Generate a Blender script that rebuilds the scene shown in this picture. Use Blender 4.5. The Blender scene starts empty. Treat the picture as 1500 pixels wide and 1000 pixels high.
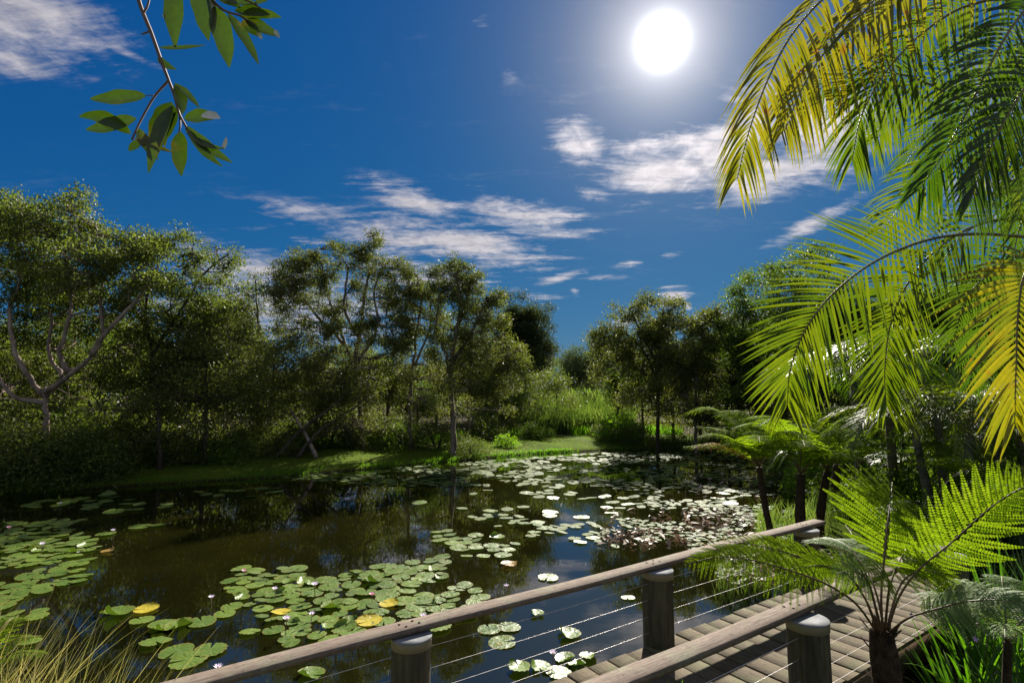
import bpy, math, random
import numpy as np
from math import radians as R
from mathutils import Vector, Matrix

random.seed(7)
rng = np.random.default_rng(7)
S = bpy.context.scene
COL = S.collection

# ------------------------------------------------------------------ camera
CAMZ, PITCH, F = 2.75, R(5.61), 794.0
cam_data = bpy.data.cameras.new("camera")
cam_data.sensor_width = 36
cam_data.lens = 36 * F / 1500
cam_data.clip_start = 0.05
cam_data.clip_end = 2000
cam = bpy.data.objects.new("camera", cam_data)
cam.location = (0, 0, CAMZ)
cam.rotation_euler = (R(90) + PITCH, 0, 0)
COL.objects.link(cam)
S.camera = cam

def P(x, y, depth):
    """photo pixel -> world point at forward distance depth"""
    u, v = (x - 750) / F, (500 - y) / F
    Y = math.cos(PITCH) - v * math.sin(PITCH)
    Z = math.sin(PITCH) + v * math.cos(PITCH)
    k = depth / Y
    return np.array([u * k, depth, CAMZ + Z * k])

def PZ(x, y, z):
    """photo pixel -> world point on the level plane z"""
    u, v = (x - 750) / F, (500 - y) / F
    Y = math.cos(PITCH) - v * math.sin(PITCH)
    Z = math.sin(PITCH) + v * math.cos(PITCH)
    k = (z - CAMZ) / Z
    return np.array([u * k, Y * k, z])

def proj(p):
    p = np.asarray(p, float)
    dy, dz = p[..., 1], p[..., 2] - CAMZ
    c = dy * math.cos(PITCH) + dz * math.sin(PITCH)
    v = -dy * math.sin(PITCH) + dz * math.cos(PITCH)
    return 750 + F * p[..., 0] / c, 500 - F * v / c

def azel(x, y):
    d = P(x, y, 1.0) - np.array([0, 0, CAMZ])
    d = d / np.linalg.norm(d)
    return math.atan2(d[0], d[1]), math.asin(d[2])

# ------------------------------------------------------------------ light and sky
SUN_AZ, SUN_EL = azel(970, 62)
S.render.engine = 'CYCLES'
S.view_settings.view_transform = 'Standard'
S.view_settings.look = 'None'
S.view_settings.gamma = 1
S.view_settings.use_curve_mapping = False
S.view_settings.exposure = 1.5
S.cycles.use_denoising = True
S.cycles.max_bounces = 9
S.cycles.diffuse_bounces = 5
S.cycles.glossy_bounces = 3
S.cycles.transmission_bounces = 6
S.cycles.sample_clamp_indirect = 6
S.cycles.sample_clamp_direct = 12

sun = bpy.data.lights.new("sun", 'SUN')
sun.energy = 4.4
sun.angle = R(0.75)
sun.color = (1.0, 0.93, 0.82)
so = bpy.data.objects.new("sun", sun)
sdir = Vector((math.sin(SUN_AZ) * math.cos(SUN_EL), math.cos(SUN_AZ) * math.cos(SUN_EL), math.sin(SUN_EL)))
so.rotation_euler = sdir.to_track_quat('Z', 'Y').to_euler()
so.location = (0, 0, 30)
COL.objects.link(so)

W = bpy.data.worlds.new("World")
S.world = W
W.use_nodes = True
NT = W.node_tree
NT.nodes.clear()

class NB:
    """small node-building helper"""
    def __init__(s, nt): s.nt = nt
    def n(s, t, **kw):
        nd = s.nt.nodes.new(t)
        for k, v in kw.items(): setattr(nd, k, v)
        return nd
    def put(s, sock, v):
        if hasattr(v, 'is_output') or isinstance(v, bpy.types.NodeSocket): s.nt.links.new(v, sock)
        elif v is not None: sock.default_value = v
    def m(s, op, a, b=None, c=None, clamp=False):
        nd = s.n('ShaderNodeMath', operation=op, use_clamp=clamp)
        for i, v in enumerate((a, b, c)): s.put(nd.inputs[i], v)
        return nd.outputs[0]
    def vm(s, op, a, b=None):
        nd = s.n('ShaderNodeVectorMath', operation=op)
        s.put(nd.inputs[0], a)
        if b is not None: s.put(nd.inputs[1], b)
        return nd.outputs['Value'] if op in ('DOT_PRODUCT', 'LENGTH') else nd.outputs[0]
    def mix(s, f, a, b, mode='MIX'):
        nd = s.n('ShaderNodeMix', data_type='RGBA', blend_type=mode)
        s.put(nd.inputs[0], f); s.put(nd.inputs[6], a); s.put(nd.inputs[7], b)
        return nd.outputs[2]
    def ramp(s, f, stops, interp='LINEAR'):
        nd = s.n('ShaderNodeValToRGB')
        cr = nd.color_ramp; cr.interpolation = interp
        while len(cr.elements) < len(stops): cr.elements.new(0.5)
        for e, (p, c) in zip(cr.elements, stops):
            e.position = p; e.color = c if len(c) == 4 else (*c, 1)
        s.put(nd.inputs[0], f)
        return nd.outputs[0]
    def noise(s, vec, scale, detail=4, rough=0.55, dist=0.0, dim='3D'):
        nd = s.n('ShaderNodeTexNoise', noise_dimensions=dim)
        if vec is not None: s.put(nd.inputs['Vector'], vec)
        nd.inputs['Scale'].default_value = scale
        nd.inputs['Detail'].default_value = detail
        nd.inputs['Roughness'].default_value = rough
        nd.inputs['Distortion'].default_value = dist
        return nd.outputs['Fac']
    def mrange(s, v, a, b, c=0.0, d=1.0, smooth=False):
        nd = s.n('ShaderNodeMapRange', interpolation_type='SMOOTHSTEP' if smooth else 'LINEAR')
        s.put(nd.inputs[0], v)
        for i, q in enumerate((a, b, c, d)): nd.inputs[i + 1].default_value = q
        return nd.outputs[0]

b = NB(NT)
tc = b.n('ShaderNodeTexCoord')
D = tc.outputs['Generated']
sep = b.n('ShaderNodeSeparateXYZ'); NT.links.new(D, sep.inputs[0])
sx, sy, sz = sep.outputs
sky = b.n('ShaderNodeTexSky', sky_type='NISHITA', sun_disc=False)
sky.sun_elevation = SUN_EL
sky.sun_rotation = SUN_AZ
sky.air_density = 1.0
sky.dust_density = 0.15
sky.ozone_density = 3.0
az = b.m('ARCTAN2', sx, sy)
el = b.m('ARCSINE', sz)
cv = b.n('ShaderNodeCombineXYZ'); NT.links.new(az, cv.inputs[0]); NT.links.new(el, cv.inputs[1]); cv.inputs[2].default_value = 1
A = cv.outputs[0]
zz = b.m('ADD', b.m('MAXIMUM', sz, 0.0), 0.10)
pl = b.n('ShaderNodeCombineXYZ')
NT.links.new(b.m('DIVIDE', sx, zz), pl.inputs[0]); NT.links.new(b.m('DIVIDE', sy, zz), pl.inputs[1])
rot = b.n('ShaderNodeMapping'); NT.links.new(pl.outputs[0], rot.inputs[0])
rot.inputs['Rotation'].default_value = (0, 0, R(-20)); rot.inputs['Scale'].default_value = (0.55, 1.9, 1)
n1 = b.noise(rot.outputs[0], 3.2, 11, 0.68, 0.5)
n2 = b.noise(pl.outputs[0], 16.0, 5, 0.6, 0.6)
nn = b.m('ADD', b.m('MULTIPLY', n1, 0.78), b.m('MULTIPLY', n2, 0.22))
CL = [  # x, y, half width, half height, tilt, strength : clouds where the photograph has them
    (50, 35, 100, 42, -8, 1.0), (20, 88, 45, 16, 0, .7), (185, 78, 40, 6, 4, .75), (120, 60, 40, 20, 0, .6),
    (610, 295, 62, 15, 14, .95), (770, 318, 62, 18, 8, 1.05), (690, 358, 90, 20, 12, 1.0), (560, 345, 110, 16, 8, .85), (450, 352, 50, 6, 5, .6),
    (380, 400, 90, 26, 4, .85), (430, 450, 130, 40, 0, .9), (620, 400, 80, 20, 6, .75), (700, 275, 20, 6, 0, .45),
    (845, 205, 34, 26, 20, .95), (872, 284, 26, 8, 8, .85), (985, 250, 85, 24, -4, 1.15), (1060, 215, 85, 38, -14, 1.25), (940, 232, 50, 22, 4, .75),
    (1135, 258, 85, 22, -6, 1.1), (1210, 190, 70, 48, -20, 1.15), (1078, 146, 22, 7, 10, .75),
    (820, 407, 26, 5, -14, 1.0), (880, 406, 24, 2.5, 0, .8), (842, 427, 5, 6, -30, .7), (795, 434, 28, 3.5, 0, .6), (755, 424, 16, 4, 0, .5),
    (986, 437, 17, 7, -6, 1.2), (1007, 448, 4, 7, -20, .8), (980, 374, 15, 4, -8, .7), (925, 384, 15, 4, -8, .6), (985, 420, 24, 2, 0, .6), (915, 470, 24, 8, -20, .9), (1070, 470, 60, 10, 0, .8),
    (1200, 322, 60, 8, -22, .85), (1440, 300, 90, 40, 0, .6), (1450, 120, 80, 60, 0, .6), (705, 33, 12, 8, 0, .35), (745, 110, 12, 10, 0, .35)]
tot = None
for (x, y, w, h, t, s_) in CL:
    a0, e0 = azel(x, y)
    a1, _ = azel(x + w, y); _, e1 = azel(x, y - h)
    su, sv = 1.4 * abs(a1 - a0), 1.5 * abs(e1 - e0)
    c, s2 = math.cos(R(-t)), math.sin(R(-t))
    r1 = (c / su, s2 / su, -(c * a0 + s2 * e0) / su)
    r2 = (-s2 / sv, c / sv, -(-s2 * a0 + c * e0) / sv)
    d1 = b.vm('DOT_PRODUCT', A, r1); d2 = b.vm('DOT_PRODUCT', A, r2)
    q = b.m('MULTIPLY_ADD', d1, d1, b.m('MULTIPLY', d2, d2))
    g = b.m('MULTIPLY', b.m('EXPONENT', b.m('MULTIPLY', q, -1.0)), s_)
    tot = g if tot is None else b.m('SMOOTH_MAX', tot, g, 0.12)
# cloud goes on unseen outside the frame, its cover raised to fill the shadows
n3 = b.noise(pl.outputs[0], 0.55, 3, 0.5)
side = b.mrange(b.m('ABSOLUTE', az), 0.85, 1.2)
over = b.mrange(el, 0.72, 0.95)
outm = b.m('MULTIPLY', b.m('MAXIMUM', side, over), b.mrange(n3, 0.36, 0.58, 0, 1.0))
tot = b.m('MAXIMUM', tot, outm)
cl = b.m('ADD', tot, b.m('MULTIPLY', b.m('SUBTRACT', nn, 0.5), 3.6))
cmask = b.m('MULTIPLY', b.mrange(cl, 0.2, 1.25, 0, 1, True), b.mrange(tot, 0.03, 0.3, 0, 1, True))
sd = b.vm('DOT_PRODUCT', D, tuple(sdir))
ang = b.m('ARCCOSINE', b.m('MINIMUM', sd, 0.999999))
# sky colour: the physical sky, deepened as the photograph's (polarised) sky is
skc = b.mix(1.0, sky.outputs[0], (0.30, 0.62, 1.0, 1), 'MULTIPLY')
ss_ = b.n('ShaderNodeSeparateColor'); NT.links.new(skc, ss_.inputs[0])
sc_ = b.n('ShaderNodeCombineColor')
for ch, (gm, kk) in enumerate(((1.6, .125), (.66, .377), (.30, 1.08))):
    NT.links.new(b.m('MULTIPLY', b.m('POWER', ss_.outputs[ch], gm), kk * .60), sc_.inputs[ch])
aure = b.m('EXPONENT', b.m('MULTIPLY', ang, -1 / R(5.8)))
aur2 = b.m('EXPONENT', b.m('MULTIPLY', ang, -1 / R(2.1)))
core = b.m('POWER', b.mrange(ang, 0.0, R(4.2), 1.0, 0.0, True), 3.0)
cloudb = b.m('ADD', 2.0, b.m('MULTIPLY', b.m('EXPONENT', b.m('MULTIPLY', ang, -1 / R(12.0))), 3.0))
shade = b.mrange(n2, 0.3, 0.75, 0.8, 1.15)
cc = b.mix(1.0, (1.0, 0.95, 1.0, 1), b.m('MULTIPLY', cloudb, shade), 'MULTIPLY')
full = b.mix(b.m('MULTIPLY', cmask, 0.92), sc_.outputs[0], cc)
au = b.mix(1.0, (0.92, 0.95, 1.0, 1), b.m('MULTIPLY_ADD', core, 12.0, b.m('MULTIPLY', aur2, 5.6)), 'MULTIPLY')
au2 = b.mix(1.0, (0.92, 0.70, 0.42, 1), b.m('MULTIPLY', aure, 2.3), 'MULTIPLY')
full = b.mix(1.0, b.mix(1.0, full, au, 'ADD'), au2, 'ADD')
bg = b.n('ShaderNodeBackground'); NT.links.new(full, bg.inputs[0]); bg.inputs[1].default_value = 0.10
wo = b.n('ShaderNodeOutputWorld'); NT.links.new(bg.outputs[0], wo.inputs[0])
W.cycles.sampling_method = 'MANUAL'
W.cycles.sample_map_resolution = 1024

# ------------------------------------------------------------------ helpers
def tag(o, label=None, cat=None, group=None, kind=None):
    if label: o['label'] = label
    if cat: o['category'] = cat
    if group: o['group'] = group
    if kind: o['kind'] = kind
    return o

ORG = {}    # world origin of every object built

def empty(name, loc=(0, 0, 0)):
    o = bpy.data.objects.new(name, None)
    o.location = [float(v) for v in loc]
    o.empty_display_size = 0.1
    COL.objects.link(o)
    ORG[o.name] = np.array(loc, float)
    return o

def mesh_np(name, V, faces, mat=None, smooth=False):
    V = np.asarray(V, np.float32)
    me = bpy.data.meshes.new(name)
    me.vertices.add(len(V)); me.vertices.foreach_set('co', V.ravel())
    faces = [np.asarray(f, np.int32) for f in faces if len(f)]
    idx = np.concatenate([f.ravel() for f in faces])
    sizes = np.concatenate([np.full(len(f), f.shape[1], np.int32) for f in faces])
    starts = np.concatenate([[0], np.cumsum(sizes)[:-1]]).astype(np.int32)
    me.loops.add(len(idx)); me.loops.foreach_set('vertex_index', idx)
    me.polygons.add(len(sizes)); me.polygons.foreach_set('loop_start', starts)
    if smooth: me.polygons.foreach_set('use_smooth', np.ones(len(sizes), bool))
    me.update(calc_edges=True)
    if mat: me.materials.append(mat)
    return me

def link(name, me, parent=None, org=(0, 0, 0)):
    """org: the world origin the mesh was built about"""
    o = bpy.data.objects.new(name, me)
    org = np.array(org, float)
    loc = org
    if parent is not None:
        o.parent = parent
        loc = org - ORG[parent.name]
    o.location = [float(v) for v in loc]
    COL.objects.link(o)
    ORG[o.name] = org
    return o

class G:
    """collects geometry; build() links it as ONE object whose origin is org"""
    def __init__(s): s.V = []; s.F = {3: [], 4: []}; s.n = 0
    def add(s, V, Fc):
        V = np.asarray(V, float).reshape(-1, 3); Fc = np.asarray(Fc, int)
        s.V.append(V); s.F[Fc.shape[1]].append(Fc + s.n); s.n += len(V)
    def box(s, c, h, rot=0.0, jit=0.0):
        c = np.array(c, float); hx, hy, hz = h
        v = np.array([[x, y, z] for z in (-hz, hz) for y in (-hy, hy) for x in (-hx, hx)], float)
        if jit: v += rng.normal(0, jit, v.shape)
        cr, sr = math.cos(rot), math.sin(rot)
        v = v @ np.array([[cr, sr, 0], [-sr, cr, 0], [0, 0, 1]])
        s.add(v + c, [[0, 2, 3, 1], [4, 5, 7, 6], [0, 1, 5, 4], [2, 6, 7, 3], [0, 4, 6, 2], [1, 3, 7, 5]])
    def tube(s, pts, rad, sides=6, cap=True):
        pts = np.asarray(pts, float); n = len(pts)
        rad = np.broadcast_to(np.asarray(rad, float), (n,))
        T = np.gradient(pts, axis=0); T /= np.linalg.norm(T, axis=1, keepdims=True) + 1e-9
        ref = np.array([0.13, 0.31, 0.94]) if abs(T[0][2]) < 0.9 else np.array([1.0, 0.1, 0])
        U = np.cross(T, ref); U /= np.linalg.norm(U, axis=1, keepdims=True) + 1e-9
        Wv = np.cross(T, U)
        a = np.arange(sides) * 2 * math.pi / sides
        V = pts[:, None] + rad[:, None, None] * (np.cos(a)[None, :, None] * U[:, None] + np.sin(a)[None, :, None] * Wv[:, None])
        i = np.arange(n - 1)[:, None] * sides; j = np.arange(sides)[None]; j2 = (j + 1) % sides
        f = np.stack([i + j, i + j2, i + sides + j2, i + sides + j], -1).reshape(-1, 4)
        V = V.reshape(-1, 3)
        s.add(V, f)
        if cap:
            b0 = s.n - len(V)
            s.V.append(np.array([pts[0], pts[-1]]))
            c0, c1 = s.n, s.n + 1; s.n += 2
            jj = np.arange(sides)
            s.F[3].append(np.stack([np.full(sides, c0), b0 + (jj + 1) % sides, b0 + jj], 1))
            e = b0 + (n - 1) * sides
            s.F[3].append(np.stack([np.full(sides, c1), e + jj, e + (jj + 1) % sides], 1))
    def lathe(s, c, prof, sides=32):
        """prof: list of (r, z)"""
        a = np.arange(sides) * 2 * math.pi / sides
        V = np.array([[c[0] + r * math.cos(t), c[1] + r * math.sin(t), c[2] + z] for r, z in prof for t in a])
        n = len(prof); i = np.arange(n - 1)[:, None] * sides; j = np.arange(sides)[None]; j2 = (j + 1) % sides
        s.add(V, np.stack([i + j, i + j2, i + sides + j2, i + sides + j], -1).reshape(-1, 4))
    def mesh(s, name, mat, org=(0, 0, 0), smooth=False):
        V = np.concatenate(s.V) - np.array(org, float)
        return mesh_np(name, V, [np.concatenate(f) for f in s.F.values() if f], mat, smooth)
    def build(s, name, mat, parent=None, org=None, smooth=False):
        """org: world origin of the new object (its parent's if None)"""
        o3 = np.array(org, float) if org is not None else ORG[parent.name] if parent is not None else np.zeros(3)
        return link(name, s.mesh(name, mat, o3, smooth), parent, o3)

def unit(v): return v / (np.linalg.norm(v, axis=-1, keepdims=True) + 1e-9)

def rdir(n):
    return unit(rng.normal(size=(n, 3)))

def leafquads(g, C, A_, N, L, Wd, fold=0.18):
    """rhombic leaves: centre, long axis, normal, length, width"""
    n = len(C); L = np.broadcast_to(L, (n,))[:, None]; Wd = np.broadcast_to(Wd, (n,))[:, None]
    A_ = unit(A_); Sd = unit(np.cross(A_, N)); Nn = np.cross(Sd, A_)
    b0 = C - A_ * L * .5; t = C + A_ * L * .5; m = C - A_ * L * .06 + Nn * Wd * fold
    V = np.stack([b0, m + Sd * Wd * .5, t, m - Sd * Wd * .5], 1).reshape(-1, 3)
    g.add(V, np.arange(n * 4).reshape(-1, 4))

def curve(pts, n):
    """Catmull-Rom through pts, n samples"""
    p = np.asarray(pts, float)
    p = np.vstack([2 * p[0] - p[1], p, 2 * p[-1] - p[-2]])
    m = len(p) - 3
    t = np.linspace(0, m - 1e-6, n); i = t.astype(int); u = (t - i)[:, None]
    a, b_, c, d = p[i], p[i + 1], p[i + 2], p[i + 3]
    return .5 * ((2 * b_) + (-a + c) * u + (2 * a - 5 * b_ + 4 * c - d) * u ** 2 + (-a + 3 * b_ - 3 * c + d) * u ** 3)

def blade(g, base, dirv, L, wd, nrm, droop=0.3, seg=6, fold=0.25, shape='lance', curl=0.0):
    """one long leaf with a midrib fold, bending down"""
    s_ = np.linspace(0, 1, seg + 1)
    dirv = unit(np.asarray(dirv, float)); nrm = np.asarray(nrm, float)
    pts = base + dirv * (s_ * L)[:, None] + np.array([0, 0, -1.0]) * (droop * L * s_ ** 2)[:, None] + nrm * (curl * L * s_ ** 2.5)[:, None]
    T = unit(np.gradient(pts, axis=0)); Sd = unit(np.cross(T, nrm)); Nn = np.cross(Sd, T)
    if shape == 'lance': w = np.sin(np.pi * np.clip(s_, 0.03, 1) ** .72) ** .85
    elif shape == 'strap': w = np.minimum(1, (1 - s_) * 2.6) ** .7 * (0.65 + .35 * s_)
    elif shape == 'leaflet': w = np.clip(s_ * 9 + .35, 0, 1) * np.clip((1 - s_) * 1.9, 0, 1) ** .75
    w = np.maximum(w, .02) * wd * .5
    a = pts + Sd * w[:, None] + Nn * (w * fold)[:, None]; c = pts - Sd * w[:, None] + Nn * (w * fold)[:, None]
    V = np.stack([a, pts, c], 1).reshape(-1, 3)
    i = np.arange(seg)[:, None] * 3 + np.array([0, 1])[None]
    i = i.ravel()
    g.add(V, np.stack([i, i + 1, i + 4, i + 3], 1))

# ------------------------------------------------------------------ materials
def newmat(name):
    m = bpy.data.materials.new(name); m.use_nodes = True
    m.node_tree.nodes.clear()
    return m, NB(m.node_tree)

def finish(m, nb, shader, disp=None):
    o = nb.n('ShaderNodeOutputMaterial'); m.node_tree.links.new(shader, o.inputs[0])
    return m

def bsdf(nb, base, rough=.5, spec=.5, normal=None, **kw):
    p = nb.n('ShaderNodeBsdfPrincipled')
    nb.put(p.inputs['Base Color'], base); nb.put(p.inputs['Roughness'], rough); nb.put(p.inputs['Specular IOR Level'], spec)
    if normal is not None: nb.put(p.inputs['Normal'], normal)
    for k, v in kw.items(): nb.put(p.inputs[k], v)
    return p.outputs[0]

def bump(nb, h, strength=.3, dist=.02):
    n = nb.n('ShaderNodeBump'); n.inputs['Strength'].default_value = strength; n.inputs['Distance'].default_value = dist
    nb.put(n.inputs['Height'], h); return n.outputs[0]

def leafmat(name, cols, trans, tf=.5, rough=.42, spec=.4, clump=0.35, byobj=False):
    """cols: 3 albedo stops picked per leaf; trans: colour of the light that comes through"""
    m, nb = newmat(name)
    geo = nb.n('ShaderNodeNewGeometry'); oi = nb.n('ShaderNodeObjectInfo')
    rnd = oi.outputs['Random'] if byobj else geo.outputs['Random Per Island']
    cs = nb.noise(geo.outputs['Position'], clump, 2, .5)
    f = nb.m('ADD', nb.m('MULTIPLY', rnd, .6), nb.m('MULTIPLY', nb.mrange(cs, .3, .7), .4))
    f = nb.m('ADD', f, nb.m('MULTIPLY', nb.m('SUBTRACT', oi.outputs['Random'], .5), .2), None, True)
    c = nb.ramp(f, [(0, cols[0]), (.5, cols[1]), (1, cols[2])])
    tr = nb.mix(1.0, c, (trans[0] * 1.35, trans[1] * 1.35, trans[2] * 1.2, 1), 'MULTIPLY')
    p = bsdf(nb, c, rough + .16, spec * .38)
    t = nb.n('ShaderNodeBsdfTranslucent'); nb.put(t.inputs[0], tr)
    mx = nb.n('ShaderNodeMixShader'); mx.inputs[0].default_value = tf
    m.node_tree.links.new(p, mx.inputs[1]); m.node_tree.links.new(t.outputs[0], mx.inputs[2])
    return finish(m, nb, mx.outputs[0])

def plantmat(name, a, c, trans, tf, rough=.4, spec=.45, streak=60, brown=None):
    """close-up leaves: colour drifts along the blade, brown at places"""
    m, nb = newmat(name)
    geo = nb.n('ShaderNodeNewGeometry')
    pos = geo.outputs['Position']; rnd = geo.outputs['Random Per Island']; ob = nb.n('ShaderNodeObjectInfo').outputs['Random']
    f = nb.m('ADD', nb.m('MULTIPLY', nb.noise(pos, 2.2, 3), .9), nb.m('MULTIPLY', nb.m('ADD', rnd, ob), .45))
    col = nb.mix(nb.mrange(f, .55, 1.15), (*a, 1), (*c, 1))
    if brown: col = nb.mix(nb.mrange(nb.noise(pos, 7.0, 4, .6), .62, .7, 0, .85), col, (*brown, 1))
    fine = nb.noise(pos, streak, 2)
    col = nb.mix(nb.mrange(fine, .35, .65, 0, .25), col, (a[0] * .5, a[1] * .5, a[2] * .5, 1))
    tr = nb.mix(1.0, col, (*trans, 1), 'MULTIPLY')
    p = bsdf(nb, col, rough, spec)
    t = nb.n('ShaderNodeBsdfTranslucent'); nb.put(t.inputs[0], tr)
    mx = nb.n('ShaderNodeMixShader'); mx.inputs[0].default_value = tf
    m.node_tree.links.new(p, mx.inputs[1]); m.node_tree.links.new(t.outputs[0], mx.inputs[2])
    return finish(m, nb, mx.outputs[0])

def barkmat(name, a, c, scale=6, stretch=(1, 1, .25)):
    m, nb = newmat(name)
    tcn = nb.n('ShaderNodeNewGeometry')
    mp = nb.n('ShaderNodeMapping'); m.node_tree.links.new(tcn.outputs['Position'], mp.inputs[0]); mp.inputs['Scale'].default_value = stretch
    f = nb.noise(mp.outputs[0], scale, 6, .65); f2 = nb.noise(mp.outputs[0], scale * 5, 4, .6)
    c1 = nb.mix(nb.mrange(f, .38, .62), (*a, 1), (*c, 1))
    c1 = nb.mix(nb.mrange(f2, .35, .6, .5, 0), c1, (a[0] * .4, a[1] * .4, a[2] * .4, 1))
    return finish(m, nb, bsdf(nb, c1, .85, .2, bump(nb, f2, .6, .02)))

def flatmat(name, c, rough=.5, spec=.4, metallic=0.0, var=.15, scale=30):
    m, nb = newmat(name)
    geo = nb.n('ShaderNodeNewGeometry')
    f = nb.noise(geo.outputs['Position'], scale, 4)
    col = nb.mix(nb.mrange(f, .35, .65), (*[v * (1 - var) for v in c], 1), (*[min(1, v * (1 + var)) for v in c], 1))
    return finish(m, nb, bsdf(nb, col, rough, spec, Metallic=metallic))

def woodmat(name, a, c, ang_, grain=14, green=None, dark=None):
    """weathered timber; ang_: heading of the grain in plan"""
    m, nb = newmat(name)
    geo = nb.n('ShaderNodeNewGeometry'); oi = nb.n('ShaderNodeObjectInfo')
    mp = nb.n('ShaderNodeMapping'); m.node_tree.links.new(geo.outputs['Position'], mp.inputs[0])
    mp.inputs['Rotation'].default_value = (0, 0, -ang_)
    mp2 = nb.n('ShaderNodeMapping'); m.node_tree.links.new(mp.outputs[0], mp2.inputs[0])
    mp2.inputs['Scale'].default_value = (1.0, 16, 16)
    cb = nb.n('ShaderNodeCombineXYZ'); m.node_tree.links.new(nb.m('MULTIPLY', oi.outputs['Random'], 40), cb.inputs[0])
    v = nb.vm('ADD', mp2.outputs[0], cb.outputs[0])
    f = nb.noise(v, grain * .35, 6, .7, .3); f2 = nb.noise(v, grain * 1.4, 5, .7)
    col = nb.mix(nb.mrange(f, .35, .65), (*a, 1), (*c, 1))
    col = nb.mix(nb.m('MULTIPLY', nb.m('SUBTRACT', oi.outputs['Random'], .3), .45, None, True), col, (a[0] * .5, a[1] * .5, a[2] * .5, 1))
    bl = nb.noise(geo.outputs['Position'], 5, 5, .65)
    if green: col = nb.mix(nb.mrange(bl, .48, .68, 0, .7), col, (*green, 1))
    bl2 = nb.noise(geo.outputs['Position'], 23, 4, .7)
    col = nb.mix(nb.mrange(bl2, .55, .75, 0, .6), col, (*(dark or (.04, .035, .03)), 1))
    col = nb.mix(nb.mrange(f2, .52, .62, 0, .6), col, (a[0] * .35, a[1] * .35, a[2] * .35, 1))
    return finish(m, nb, bsdf(nb, col, .8, .10, bump(nb, f2, .6, .006)))

M = {}
M['paperbark'] = barkmat('paperbark', (.13, .105, .08), (.30, .25, .20), 3)
M['dark_bark'] = barkmat('dark_bark', (.05, .04, .03), (.12, .10, .075), 5)
M['pink_bark'] = barkmat('pink_bark', (.16, .115, .09), (.40, .31, .26), 2.5)
M['fern_trunk'] = barkmat('fern_trunk', (.03, .02, .012), (.09, .06, .03), 30, (1, 1, .6))
M['palm_trunk'] = barkmat('palm_trunk', (.10, .09, .07), (.20, .18, .14), 4, (.5, .5, 5))
M['leaf_fig'] = leafmat('leaf_fig', [(.055, .072, .018), (.09, .112, .03), (.15, .16, .055)], (1.2, 1.35, .5), .45, .36, .5)
M['leaf_bark'] = leafmat('leaf_bark', [(.06, .075, .022), (.10, .12, .032), (.165, .175, .06)], (1.2, 1.25, .55), .36, .42, .4)
M['leaf_dark'] = leafmat('leaf_dark', [(.05, .072, .016), (.085, .115, .024), (.125, .155, .036)], (1.2, 1.5, .5), .38, .42, .4)
M['leaf_bright'] = leafmat('leaf_bright', [(.07, .12, .015), (.11, .18, .02), (.17, .23, .04)], (1.5, 1.8, .4), .5, .4, .4)
M['leaf_far'] = leafmat('leaf_far', [(.05, .07, .04), (.075, .10, .05), (.11, .13, .07)], (1.2, 1.3, .7), .4, .5, .3, .15)
M['pine'] = leafmat('pine', [(.03, .05, .02), (.05, .07, .028), (.08, .10, .04)], (1.2, 1.2, .6), .3, .5, .3, .5)
M['reed'] = leafmat('reed', [(.05, .085, .03), (.09, .13, .045), (.18, .19, .10)], (1.3, 1.5, .5), .45, .45, .4, .8)
M['tuft'] = leafmat('tuft', [(.06, .14, .01), (.10, .20, .02), (.15, .26, .04)], (1.6, 1.9, .4), .5, .45, .35, .8)
M['lawn_blade'] = leafmat('lawn_blade', [(.06, .10, .010), (.085, .14, .014), (.13, .17, .02)], (1.6, 1.7, .3), .55, .5, .3, .9)
M['sedge'] = leafmat('sedge', [(.13, .16, .05), (.28, .26, .12), (.45, .38, .22)], (1.3, 1.3, .7), .45, .5, .35, 3)
M['litter'] = leafmat('litter', [(.10, .065, .045), (.20, .14, .10), (.40, .31, .26)], (1, .9, .8), .15, .4, .9, 3)
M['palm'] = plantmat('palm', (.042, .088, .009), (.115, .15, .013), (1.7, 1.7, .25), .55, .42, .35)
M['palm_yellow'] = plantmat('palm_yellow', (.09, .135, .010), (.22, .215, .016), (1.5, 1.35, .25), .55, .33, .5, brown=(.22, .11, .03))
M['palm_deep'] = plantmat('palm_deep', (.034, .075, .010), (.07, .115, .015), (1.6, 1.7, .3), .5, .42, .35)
M['rachis'] = flatmat('rachis', (.16, .13, .03), .4)
M['stem_brown'] = flatmat('stem_brown', (.10, .06, .025), .5)
M['fern'] = leafmat('fern', [(.075, .125, .012), (.115, .175, .017), (.16, .215, .03)], (1.55, 1.6, .35), .55, .6, .08, 4)
M['fern_silver'] = leafmat('fern_silver', [(.10, .16, .05), (.14, .21, .07), (.2, .26, .12)], (1.3, 1.4, .5), .4, .42, .4, 4)
M['fern_dead'] = leafmat('fern_dead', [(.3, .16, .04), (.42, .24, .06), (.5, .3, .1)], (1.3, 1.0, .4), .4, .5, .3, 4)
M['strap'] = plantmat('strap', (.045, .11, .012), (.09, .18, .02), (1.5, 1.9, .3), .42, .3, .5)
M['branch_leaf'] = plantmat('branch_leaf', (.03, .05, .010), (.06, .095, .014), (1.1, 1.4, .25), .24, .38, .45, brown=(.12, .09, .02))
M['leaf_pale'] = flatmat('leaf_pale', (.62, .6, .52), .6)
M['twig'] = flatmat('twig', (.14, .08, .055), .6)
M['cap_metal'] = flatmat('cap_metal', (.19, .20, .205), .75, .12, 0, .25, 14)
M['cap_side'] = flatmat('cap_side', (.30, .27, .18), .8, .1, .4, 0, .12)
M['wire'] = flatmat('wire', (.75, .70, .68), .35, .5, .3)
M['bolt'] = flatmat('bolt', (.012, .010, .009), .9, .02)
M['petal'] = flatmat('petal', (.86, .80, .93), .5, .3, 0, .05)
M['petal_pink'] = flatmat('petal_pink', (.9, .55, .72), .5, .3, 0, .05)
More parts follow.
